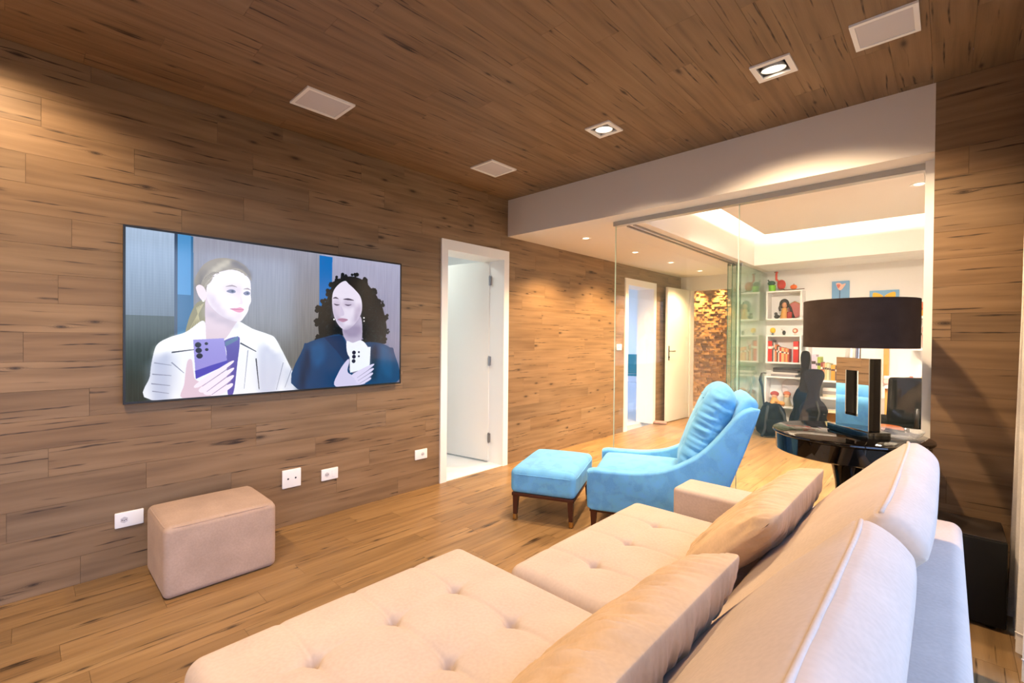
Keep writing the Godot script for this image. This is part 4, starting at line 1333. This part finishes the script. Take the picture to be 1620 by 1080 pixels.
func gig_bag(label: String, at: Vector3, lean: Vector3, wid: float, hgt: float, col: Material, head := 1.0) -> void:
	var t := thing("guitar_bag", label, "guitar bag", at)
	var o := smooth_line([Vector2(-0.13, 0.0), Vector2(0.13, 0.0), Vector2(0.20, 0.08), Vector2(0.205, 0.2), Vector2(0.15, 0.32), Vector2(0.165, 0.43), Vector2(0.12, 0.53), Vector2(0.07, 0.60), Vector2(0.06, 0.8), Vector2(0.075, 0.92), Vector2(0.05, 1.0), Vector2(-0.05, 1.0), Vector2(-0.075, 0.92), Vector2(-0.06, 0.8), Vector2(-0.07, 0.60), Vector2(-0.12, 0.53), Vector2(-0.165, 0.43), Vector2(-0.15, 0.32), Vector2(-0.205, 0.2), Vector2(-0.20, 0.08)], 4, true)
	for i in o.size():
		o[i] = Vector2(o[i].x * wid * lerpf(1.0, head, smoothstep(0.66, 0.86, o[i].y)), o[i].y * hgt)
	var b := part(t, "bag", pressed(o, 0.11, 0.035, 4), col, Vector3.ZERO, lean)
	part(b, "pocket", soft(Vector3(0.24 * wid, 0.28 * hgt, 0.04), 0.018, 3), col, Vector3(0, 0.2 * hgt, 0.06))
	part(b, "strap", tube([Vector3(0.05, 0.55 * hgt, 0.05), Vector3(0.09, 0.4 * hgt, 0.085), Vector3(0.06, 0.2 * hgt, 0.09), Vector3(0.08, 0.04, 0.06)], 0.012, 8), M.strap)

func study() -> void:
	mat("paper", Color(0.9, 0.88, 0.84), 0.8)
	mat("book_ink", Color(0.25, 0.2, 0.2), 0.7)
	mat("strap", Color(0.09, 0.11, 0.13), 0.8)
	cloth("bag_cloth", Color(0.045, 0.05, 0.06), 0.3, 4.0, 0.2, 60)
	cloth("bag_navy", Color(0.07, 0.09, 0.13), 0.3, 4.0, 0.2, 61)
	niche("white wall niche holding a long-haired doll, highest of three", 1.275, 1.715, 1.53, 1.94, 0.22)
	niche("white wall niche filled with red and orange books, middle of three", 1.28, 1.715, 0.925, 1.322, 0.22)
	niche("white wall niche with toys and dolls, lowest of three", 1.268, 1.76, 0.31, 0.745, 0.22)
	var zf := -7.24
	# on top of the upper niche
	figure("bird_figurine", "red long-necked bird figurine on top of the highest niche", Vector3(1.425, 1.94, -7.3), [["body", "ball", Vector3(0.02, 0.09, 0), Vector3(0.055, 0.07, 0.04), Color(0.72, 0.16, 0.13)], ["neck", "tube", Vector3.ZERO, [Vector3(0.0, 0.12, 0), Vector3(-0.045, 0.17, 0), Vector3(-0.045, 0.25, 0), Vector3(-0.03, 0.275, 0)], Color(0.80, 0.2, 0.15), 0.014], ["beak", "tube", Vector3.ZERO, [Vector3(-0.03, 0.275, 0), Vector3(-0.07, 0.27, 0)], Color(0.5, 0.12, 0.1), 0.007], ["leg", "tube", Vector3.ZERO, [Vector3(0.04, 0.05, 0), Vector3(0.06, 0.0, 0)], Color(0.6, 0.45, 0.4), 0.006]])
	figure("green_cup", "bright green pot with a dark leafy plant beside the red bird", Vector3(1.34, 1.94, -7.26), [["pot", "cone", Vector3.ZERO, Vector3(0.042, 0.085, 0.046), Color(0.45, 0.75, 0.12)], ["foliage", "ball", Vector3(-0.01, 0.115, 0), Vector3(0.05, 0.035, 0.04), Color(0.16, 0.33, 0.26)], ["leaf", "tube", Vector3.ZERO, [Vector3(-0.02, 0.11, 0), Vector3(-0.055, 0.165, 0)], Color(0.14, 0.3, 0.24), 0.008]], "plant pot")
	figure("orange_ball", "small orange pumpkin ornament on top of the highest niche", Vector3(1.60, 1.952, -7.28), [["fruit", "ball", Vector3(0, 0.034, 0), Vector3(0.042, 0.034, 0.042), Color(0.92, 0.42, 0.08)], ["stem", "tube", Vector3.ZERO, [Vector3(0, 0.065, 0), Vector3(0.004, 0.08, 0)], Color(0.4, 0.3, 0.12), 0.005]], "ornament")
	figure("drift_branch", "thin brown branch lying under the orange pumpkin ornament", Vector3(1.58, 1.941, -7.27), [["wood", "tube", Vector3(0, 0.006, 0), [Vector3(-0.13, 0.025, 0), Vector3(-0.08, 0.003, 0), Vector3(0.05, 0.002, 0), Vector3(0.15, 0.006, 0)], Color(0.38, 0.28, 0.2), 0.0055]], "branch")
	# upper niche
	figure("doll", "doll with long dark hair and cream robe in the highest niche", Vector3(1.49, 1.552, -7.29), [["robe", "cone", Vector3.ZERO, Vector3(0.055, 0.15, 0.03), Color(0.82, 0.6, 0.3)], ["head", "ball", Vector3(0, 0.19, 0), Vector3(0.034, 0.04, 0.034), Color(0.78, 0.55, 0.4)], ["hair", "ball", Vector3(-0.008, 0.205, -0.022), Vector3(0.062, 0.075, 0.035), Color(0.11, 0.055, 0.035)], ["braid", "tube", Vector3.ZERO, [Vector3(0.03, 0.21, 0), Vector3(0.075, 0.15, 0.01), Vector3(0.10, 0.06, 0.015), Vector3(0.12, 0.01, 0.02)], Color(0.13, 0.06, 0.04), 0.016], ["braid", "tube", Vector3.ZERO, [Vector3(-0.04, 0.21, 0), Vector3(-0.06, 0.15, 0.01), Vector3(-0.05, 0.11, 0.015)], Color(0.13, 0.06, 0.04), 0.016]], "doll")
	figure("paper_fan", "pink fan with gold rim behind the doll", Vector3(1.60, 1.552, -7.36), [["fan", "ball", Vector3(0, 0.12, 0), Vector3(0.085, 0.115, 0.012), Color(0.75, 0.42, 0.4)], ["rim", "tube", Vector3.ZERO, [Vector3(-0.07, 0.2, 0), Vector3(0.0, 0.24, 0), Vector3(0.07, 0.2, 0)], Color(0.75, 0.55, 0.25), 0.006]], "fan")
	figure("red_box", "small red cloth bundle beside the doll", Vector3(1.565, 1.552, -7.235), [["bundle", "box", Vector3(0, 0.045, 0), Vector3(0.06, 0.09, 0.05), Color(0.62, 0.13, 0.1)]], "bundle")
	figure("cat_figurine", "small dark cat figurine at the doll's feet", Vector3(1.405, 1.552, -7.25), [["body", "ball", Vector3(0, 0.03, 0), Vector3(0.035, 0.03, 0.025), Color(0.12, 0.09, 0.07)], ["head", "ball", Vector3(-0.012, 0.07, 0), Vector3(0.022, 0.02, 0.02), Color(0.12, 0.09, 0.07)], ["tail", "tube", Vector3.ZERO, [Vector3(0.03, 0.02, 0), Vector3(0.045, 0.05, 0)], Color(0.12, 0.09, 0.07), 0.005]])
	# three small figures on the middle niche
	figure("figurine", "tiny figurine with yellow round head on the middle niche", Vector3(1.36, 1.322, zf), [["base", "cone", Vector3.ZERO, Vector3(0.016, 0.03, 0.01), Color(0.25, 0.3, 0.4)], ["head", "ball", Vector3(0, 0.065, 0), Vector3(0.036, 0.04, 0.03), Color(0.88, 0.72, 0.1)]])
	figure("figurine", "tiny black and white figurine on the middle niche", Vector3(1.50, 1.322, zf), [["body", "ball", Vector3(0, 0.035, 0), Vector3(0.022, 0.03, 0.02), Color(0.1, 0.1, 0.1)], ["wing", "tube", Vector3.ZERO, [Vector3(0, 0.05, 0), Vector3(-0.035, 0.085, 0)], Color(0.75, 0.75, 0.72), 0.007], ["foot", "cone", Vector3.ZERO, Vector3(0.018, 0.01, 0.014), Color(0.15, 0.15, 0.15)]])
	figure("figurine", "tiny figurine with reddish round hood on the middle niche", Vector3(1.635, 1.322, zf), [["body", "cone", Vector3.ZERO, Vector3(0.016, 0.035, 0.01), Color(0.85, 0.8, 0.75)], ["hood", "ball", Vector3(0, 0.06, 0), Vector3(0.034, 0.034, 0.028), Color(0.75, 0.4, 0.28)], ["face", "ball", Vector3(0, 0.06, 0.02), Vector3(0.02, 0.02, 0.012), Color(0.9, 0.8, 0.72)]])
	var red := Color(0.78, 0.13, 0.07)
	books(1.305, 0.948, -7.23, [[0.05, 0.29, 0.17, red, "thick red book", 0], [0.016, 0.30, 0.16, Color(0.3, 0.27, 0.27), "tall thin grey book", 0], [0.018, 0.27, 0.16, Color(0.75, 0.72, 0.7), "white book", 0], [0.02, 0.24, 0.16, Color(0.85, 0.45, 0.25), "orange book", 0], [0.018, 0.22, 0.16, Color(0.28, 0.2, 0.18), "dark brown book", 0], [0.016, 0.21, 0.16, Color(0.8, 0.78, 0.72), "cream slim book", 0], [0.024, 0.205, 0.16, Color(0.72, 0.2, 0.14), "short red book", 0], [0.03, 0.20, 0.16, Color(0.86, 0.66, 0.45), "tan book", 0], [0.022, 0.19, 0.16, Color(0.75, 0.38, 0.25), "low rust book", 0], [0.02, 0.185, 0.16, Color(0.88, 0.62, 0.35), "low apricot book", 0], [0.018, 0.18, 0.16, Color(0.7, 0.3, 0.2), "low brick-red book", 0]], "books in the middle niche", "standing in the middle wall niche")
	books(1.615, 0.948, -7.23, [[0.06, 0.29, 0.17, Color(0.74, 0.1, 0.07), "wide crimson book", 0]], "books in the middle niche", "at the far end of the middle wall niche")
	# papers on the lowest niche
	for i in 4:
		var t := thing("magazine", "%s magazine lying in the pile on the lowest niche" % ["grey bottom", "thin white", "dark grey", "black top"][i], "magazine", Vector3(1.50 + i * 0.012, 0.746 + i * 0.03, -7.31), 0.05 * (i % 2), "magazine pile")
		part(t, "cover", bev(0.30 + 0.03 * (i % 2), 0.028, 0.19, 0.002), color_mat([Color(0.55, 0.53, 0.55), Color(0.8, 0.78, 0.77), Color(0.3, 0.29, 0.3), Color(0.1, 0.09, 0.09)][i]), Vector3(0, 0.014, 0))
	# toys of the lowest niche
	figure("doll", "small doll with red hair sitting in the lowest niche", Vector3(1.38, 0.332, -7.29), [["dress", "cone", Vector3.ZERO, Vector3(0.07, 0.11, 0.03), Color(0.85, 0.62, 0.3)], ["head", "ball", Vector3(0, 0.14, 0), Vector3(0.04, 0.042, 0.036), Color(0.88, 0.68, 0.52)], ["hair", "ball", Vector3(0, 0.158, -0.008), Vector3(0.055, 0.04, 0.045), Color(0.62, 0.2, 0.12)]], "doll")
	figure("doll", "small doll with orange hair in the lowest niche", Vector3(1.525, 0.332, -7.33), [["dress", "cone", Vector3.ZERO, Vector3(0.07, 0.12, 0.03), Color(0.7, 0.66, 0.55)], ["head", "ball", Vector3(0, 0.15, 0), Vector3(0.038, 0.04, 0.034), Color(0.9, 0.72, 0.55)], ["hair", "ball", Vector3(0, 0.168, -0.008), Vector3(0.05, 0.036, 0.042), Color(0.78, 0.4, 0.15)]], "doll")
	figure("doll", "small doll in a patterned grey dress in the lowest niche", Vector3(1.668, 0.332, -7.28), [["dress", "cone", Vector3.ZERO, Vector3(0.07, 0.10, 0.03), Color(0.6, 0.58, 0.52)], ["head", "ball", Vector3(0, 0.13, 0), Vector3(0.036, 0.038, 0.032), Color(0.92, 0.76, 0.6)], ["hair", "ball", Vector3(0, 0.145, -0.01), Vector3(0.045, 0.034, 0.036), Color(0.7, 0.55, 0.3)]], "doll")
	figure("toy_animal", "small tan toy animal in the lowest niche", Vector3(1.48, 0.332, -7.222), [["body", "ball", Vector3(0, 0.04, 0), Vector3(0.05, 0.032, 0.03), Color(0.8, 0.55, 0.25)], ["head", "ball", Vector3(-0.05, 0.065, 0), Vector3(0.025, 0.022, 0.022), Color(0.85, 0.6, 0.3)], ["leg", "tube", Vector3.ZERO, [Vector3(-0.03, 0.03, 0.01), Vector3(-0.03, 0, 0.01)], Color(0.7, 0.45, 0.2), 0.008], ["leg", "tube", Vector3.ZERO, [Vector3(0.03, 0.03, 0.01), Vector3(0.03, 0, 0.01)], Color(0.7, 0.45, 0.2), 0.008]], "toy")
	figure("oval_plaque", "pale oval plaque leaning at the back of the lowest niche", Vector3(1.56, 0.40, -7.40), [["plate", "ball", Vector3(0, 0.18, 0), Vector3(0.12, 0.14, 0.01), Color(0.86, 0.82, 0.82)]], "plaque")
	# paintings
	var pa := thing("painting", "small blue canvas with a pale pink tulip on the study wall", "painting", Vector3(2.115, 1.72, -7.43))
	part(pa, "canvas", bev(0.19, 0.32, 0.03, 0.002), color_mat(Color(0.42, 0.62, 0.80)), Vector3(0, 0.16, 0.015))
	part(pa, "tulip", pressed(smooth_line([Vector2(-0.045, 0.045), Vector2(-0.02, -0.03), Vector2(0.01, -0.045), Vector2(0.045, 0.0), Vector2(0.06, 0.04), Vector2(0.02, 0.03), Vector2(0.0, 0.05)], 4, true), 0.003, 0.001), color_mat(Color(0.88, 0.70, 0.64)), Vector3(-0.005, 0.245, 0.031))
	part(pa, "tulip_petal", pressed(smooth_line([Vector2(-0.02, 0.02), Vector2(0.0, -0.025), Vector2(0.022, 0.015), Vector2(0.0, 0.03)], 4, true), 0.003, 0.001), color_mat(Color(0.78, 0.38, 0.32)), Vector3(-0.022, 0.25, 0.033))
	part(pa, "stem", slab(Vector3(-0.012, 0.0, 0.03), Vector3(-0.002, 0.205, 0.032)), color_mat(Color(0.2, 0.36, 0.52)))
	var pb := thing("painting", "blue canvas with a large yellow butterfly on the study wall", "painting", Vector3(2.565, 1.60, -7.43))
	part(pb, "canvas", bev(0.29, 0.29, 0.03, 0.002), color_mat(Color(0.45, 0.66, 0.84)), Vector3(0, 0.145, 0.015))
	for s in [-1, 1]:
		part(pb, "wing", pressed(smooth_line([Vector2(0.0, 0.0), Vector2(s * 0.03, 0.05), Vector2(s * 0.10, 0.075), Vector2(s * 0.11, 0.02), Vector2(s * 0.085, -0.03), Vector2(s * 0.095, -0.08), Vector2(s * 0.04, -0.09)], 4, true), 0.003, 0.001), color_mat(Color(0.93, 0.70, 0.08)), Vector3(s * 0.002, 0.19, 0.031))
	# bookcase behind the lamp
	var bc := thing("bookcase", "white bookcase with books and drawers behind the table lamp", "bookcase", Vector3(2.03, 0, -7.43))
	for x in [-0.24, 0.24]:
		part(bc, "side_board", bev(0.022, 1.34, 0.26, 0.002), M.white_lacquer, Vector3(x, 0.67, 0.13))
	for y in [0.02, 0.33, 0.50, 0.72, 1.33]:
		part(bc, "shelf_board", bev(0.458, 0.024, 0.26, 0.002), M.white_lacquer, Vector3(0, y, 0.13))
	part(bc, "back_board", slab(Vector3(-0.23, 0.0, 0.0), Vector3(0.23, 1.34, 0.006)), M.white_lacquer)
	var dr := part(bc, "drawer", bev(0.44, 0.26, 0.25, 0.003), M.yellow_wood, Vector3(0, 0.175, 0.135))
	part(dr, "knob", lathe([Vector2(0.006, 0), Vector2(0.012, 0.012), Vector2(0, 0.016)], 12), M.steel, Vector3(0, 0.03, 0.125), Vector3(PI / 2, 0, 0))
	books(1.835, 0.733, -7.21, [[0.05, 0.33, 0.18, Color(0.82, 0.74, 0.82), "lilac binder", 0], [0.016, 0.30, 0.17, Color(0.8, 0.78, 0.8), "white slim book", 0], [0.035, 0.30, 0.18, Color(0.58, 0.66, 0.22), "green book", 0], [0.024, 0.23, 0.17, Color(0.55, 0.2, 0.13), "dark red book", 0], [0.02, 0.22, 0.17, Color(0.75, 0.5, 0.35), "brown book", 0], [0.024, 0.225, 0.17, Color(0.72, 0.70, 0.50), "olive book", 0], [0.022, 0.22, 0.17, Color(0.85, 0.8, 0.66), "cream book", 0], [0.02, 0.215, 0.17, Color(0.6, 0.62, 0.5), "grey-green book", 0], [0.045, 0.20, 0.17, Color(0.85, 0.55, 0.12), "orange-yellow book", 0], [0.025, 0.195, 0.17, Color(0.35, 0.28, 0.22), "dark spined book", 0]], "books in the white bookcase", "in the white bookcase behind the lamp")
	for i in 3:
		var t := thing("paper_stack", "%s stack of papers on the low bookcase shelf" % ["cream lower", "grey middle", "white upper"][i], "papers", Vector3(2.10, 0.512 + i * 0.04, -7.29), 0.0, "paper stacks in the bookcase")
		part(t, "sheets", bev(0.26, 0.038, 0.19, 0.002), color_mat([Color(0.85, 0.8, 0.7), Color(0.6, 0.58, 0.57), Color(0.88, 0.86, 0.84)][i]), Vector3(0, 0.019, 0))
	figure("yellow_toy", "yellow toy standing on the low bookcase shelf", Vector3(1.88, 0.513, -7.24), [["body", "cone", Vector3.ZERO, Vector3(0.035, 0.10, 0.02), Color(0.9, 0.7, 0.12)], ["head", "ball", Vector3(0, 0.12, 0), Vector3(0.03, 0.03, 0.03), Color(0.9, 0.7, 0.12)]], "toy")
	figure("scale_model", "cream board box leaning below the bookcase shelf", Vector3(2.10, 0.345, -7.075), [["board", "box", Vector3(0, 0.0, 0), Vector3(0.30, 0.025, 0.16), Color(0.86, 0.76, 0.6)]], "box")
	# instrument bags and backpack
	gig_bag("tall black guitar bag leaning on the white bookcase side", Vector3(1.785, 0.01, -6.96), Vector3(-0.12, 0.12, -0.02), 0.72, 1.10, M.bag_cloth)
	gig_bag("navy black guitar bag with rounded head beside the taller bag", Vector3(1.95, 0.01, -6.72), Vector3(-0.12, -0.1, 0.03), 0.92, 0.88, M.bag_navy, 1.6)
	var bp := thing("backpack", "black backpack slumped on the study floor below the niches", "backpack", Vector3(1.50, 0, -6.68), 0.5)
	var nz := noise(3.0, 90, 3)
	part(bp, "bag", soft(Vector3(0.36, 0.42, 0.26), 0.11, 6, Vector3i(8, 8, 6), func(p: Vector3, n: Vector3) -> Vector3:
		var k := 1.0 - 0.28 * smoothstep(-0.1, 0.21, p.y)
		return Vector3(p.x * k, p.y, p.z * k) + n * 0.03 * nz.get_noise_3d(p.x * 3, p.y * 3, p.z * 3)), M.bag_cloth, Vector3(0, 0.215, 0))
	part(bp, "pocket", soft(Vector3(0.24, 0.18, 0.07), 0.03, 4), M.bag_cloth, Vector3(0, 0.15, 0.15))
	for s in [-1, 1]:
		part(bp, "strap", tube([Vector3(s * 0.06, 0.40, 0.05), Vector3(s * 0.10, 0.30, 0.15), Vector3(s * 0.12, 0.12, 0.17), Vector3(s * 0.15, 0.02, 0.14)], 0.016, 8), M.strap)
	var ms := thing("music_stand", "black bent metal stand beside the lowest niche", "stand", Vector3(1.31, 0, -6.98))
	part(ms, "post", tube([Vector3(0.02, 0.0, 0), Vector3(0.02, 0.34, 0), Vector3(-0.01, 0.62, 0), Vector3(-0.035, 0.70, 0), Vector3(-0.012, 0.80, 0)], [0.012, 0.012, 0.014, 0.02, 0.012], 10), M.black_plastic)
	part(ms, "foot", lathe([Vector2(0.0, 0.0), Vector2(0.09, 0.0), Vector2(0.09, 0.012), Vector2(0.015, 0.03), Vector2(0.0, 0.03)], 24), M.black_plastic, Vector3(0.02, 0, 0))
	# desk side
	var dk := thing("desk", "white study desk with a yellow wood post", "desk", Vector3(2.86, 0, -7.08))
	part(dk, "desk_top", bev(0.72, 0.028, 0.66, 0.003), M.white_lacquer, Vector3(0.13, 0.722, -0.01))
	part(dk, "post", bev(0.045, 0.708, 0.045, 0.003), M.yellow_wood, Vector3(-0.205, 0.354, 0.25))
	part(dk, "leg_panel", bev(0.03, 0.708, 0.5, 0.003), M.white_lacquer, Vector3(0.46, 0.354, -0.02))
	var ps := thing("wood_post", "yellow wood upright beside the pale pinboard above the desk", "post", Vector3(2.60, 0.736, -7.38))
	part(ps, "upright", bev(0.05, 0.48, 0.05, 0.003), M.yellow_wood, Vector3(0, 0.24, 0))
	figure("pencil_case", "pale pink rounded pencil case on the desk", Vector3(2.67, 0.736, -7.05), [["case", "box", Vector3(0, 0.05, 0), Vector3(0.15, 0.10, 0.10), Color(0.93, 0.72, 0.70)], ["flap", "box", Vector3(0.0, 0.085, 0.03), Vector3(0.13, 0.04, 0.06), Color(0.96, 0.85, 0.82)]], "pencil case")
	var cols := [Color(0.35, 0.62, 0.58), Color(0.85, 0.6, 0.2), Color(0.8, 0.35, 0.3), Color(0.5, 0.65, 0.8), Color(0.85, 0.4, 0.25), Color(0.9, 0.75, 0.4), Color(0.45, 0.55, 0.3), Color(0.8, 0.5, 0.45)]
	var cn := ["teal", "amber", "coral", "sky blue", "orange", "pale yellow", "moss green", "dusty pink"]
	for i in 8:
		books(2.76 + i * 0.034, 0.736, -7.15, [[0.033, 0.075 + 0.012 * (i % 3), 0.1, cols[i], cn[i] + " small box", 0]], "small boxes along the desk", "in the row along the back of the desk")
	var sh := thing("wall_shelf", "white upper wall shelf beside the partition jamb", "shelf", Vector3(3.12, 1.52, -7.43))
	part(sh, "board", bev(0.56, 0.03, 0.26, 0.003), M.white_lacquer, Vector3(0, 0.015, 0.13))
	var sh2 := thing("wall_shelf", "white lower wall shelf beside the partition jamb", "shelf", Vector3(3.12, 1.145, -7.43))
	part(sh2, "board", bev(0.56, 0.03, 0.26, 0.003), M.white_lacquer, Vector3(0, 0.015, 0.13))
	figure("toy", "orange and yellow toy on the upper wall shelf", Vector3(2.92, 1.55, -7.24), [["base", "box", Vector3(0, 0.035, 0), Vector3(0.07, 0.07, 0.06), Color(0.85, 0.6, 0.15)], ["top", "ball", Vector3(0, 0.12, 0), Vector3(0.035, 0.05, 0.03), Color(0.85, 0.4, 0.25)]], "toy")
	books(2.885, 1.175, -7.22, [[0.025, 0.25, 0.16, Color(0.65, 0.78, 0.75), "pale teal book", 0], [0.022, 0.24, 0.16, Color(0.86, 0.84, 0.8), "white tall book", 0], [0.026, 0.25, 0.16, Color(0.75, 0.3, 0.25), "red tall book", 0], [0.026, 0.22, 0.16, Color(0.4, 0.6, 0.35), "green tall book", 0]], "books on the lower wall shelf", "on the lower wall shelf by the jamb")
	var oc := thing("office_chair", "black office chair at the desk behind the table lamp", "office chair", Vector3(2.86, 0, -6.15), 0.35)
	part(oc, "backrest", soft(Vector3(0.44, 0.46, 0.07), 0.03, 4, Vector3i(6, 4, 1), func(p: Vector3, n: Vector3) -> Vector3: return p + Vector3(0, 0, 0.25 * p.x * p.x)), M.bag_cloth, Vector3(0, 0.67, 0.2), Vector3(0.12, 0, 0))
	part(oc, "seat", soft(Vector3(0.46, 0.08, 0.44), 0.035, 4), M.bag_cloth, Vector3(0, 0.43, -0.02))
	part(oc, "gas_column", lathe([Vector2(0.025, 0.08), Vector2(0.025, 0.4)], 16), M.black_plastic)
	part(oc, "back_bar", tube([Vector3(0, 0.4, 0.1), Vector3(0, 0.42, 0.24), Vector3(0, 0.6, 0.25)], 0.02, 10), M.black_plastic)
	for i in 5:
		var a := TAU * i / 5
		var lg := part(oc, "base_arm", tube([Vector3(0, 0.09, 0), Vector3(cos(a) * 0.28, 0.065, sin(a) * 0.28)], [0.022, 0.014], 8), M.black_plastic)
		part(lg, "caster", lathe([Vector2(0.0, -0.012), Vector2(0.026, -0.012), Vector2(0.028, 0.0), Vector2(0.026, 0.012), Vector2(0.0, 0.012)], 16), M.black_plastic, Vector3(cos(a) * 0.28, 0.028, sin(a) * 0.28), Vector3(PI / 2, a, 0))
	var st := thing("wooden_stool", "low brown wooden stool in front of the office chair", "stool", Vector3(2.72, 0, -5.72))
	part(st, "seat", lathe([Vector2(0.0, 0.40), Vector2(0.13, 0.40), Vector2(0.145, 0.41), Vector2(0.145, 0.42), Vector2(0.13, 0.432), Vector2(0.0, 0.432)], 32), color_mat(Color(0.52, 0.27, 0.12), 0.35))
	for i in 4:
		var a := TAU * (i + 0.5) / 4
		part(st, "leg", tube([Vector3(cos(a) * 0.09, 0.40, sin(a) * 0.09), Vector3(cos(a) * 0.14, 0.0, sin(a) * 0.14)], 0.014, 8), M.steel)

func dining() -> void:
	var tq := mat("turquoise", Color(0.02, 0.60, 0.66), 0.35)
	var t := thing("dining_chair", "turquoise dining chair seen through the hallway door", "chair", Vector3(-1.95, 0, -9.35), 0.5)
	part(t, "seat", bev(0.42, 0.04, 0.42, 0.01), tq, Vector3(0, 0.45, 0))
	part(t, "backrest", bev(0.42, 0.42, 0.03, 0.01), tq, Vector3(0, 0.70, 0.2))
	for x in [-0.19, 0.19]:
		for z in [-0.19, 0.19]:
			part(t, "leg", bev(0.035, 0.43, 0.035, 0.004), tq, Vector3(x, 0.215, z))
	var d := thing("dining_table", "turquoise dining table seen through the hallway door", "table", Vector3(-2.55, 0, -10.3), 0.2)
	part(d, "table_top", bev(1.3, 0.04, 0.9, 0.006), tq, Vector3(0, 0.75, 0))
	for x in [-0.58, 0.58]:
		for z in [-0.38, 0.38]:
			part(d, "leg", bev(0.05, 0.73, 0.05, 0.004), tq, Vector3(x, 0.365, z))

func _ready() -> void:
	rng.seed = 7
	camera_and_light()
	materials()
	mat("mirror_dark", Color(0.34, 0.35, 0.35), 0.08, 1.0)
	mat("sub_top", Color(0.16, 0.125, 0.10), 0.45)
	var bg := mat("bowl_glass", Color(0.92, 0.95, 0.97, 0.13), 0.02)
	bg.transparency = BaseMaterial3D.TRANSPARENCY_ALPHA
	shell()
	study_shell()
	other_rooms()
	doors()
	glass()
	sofa()
	armchair()
	ottoman()
	pouf()
	side_table()
	television()
	curtain()
	throw_pillows()
	subwoofer()
	ceiling_fittings()
	plates()
	study()
	dining()
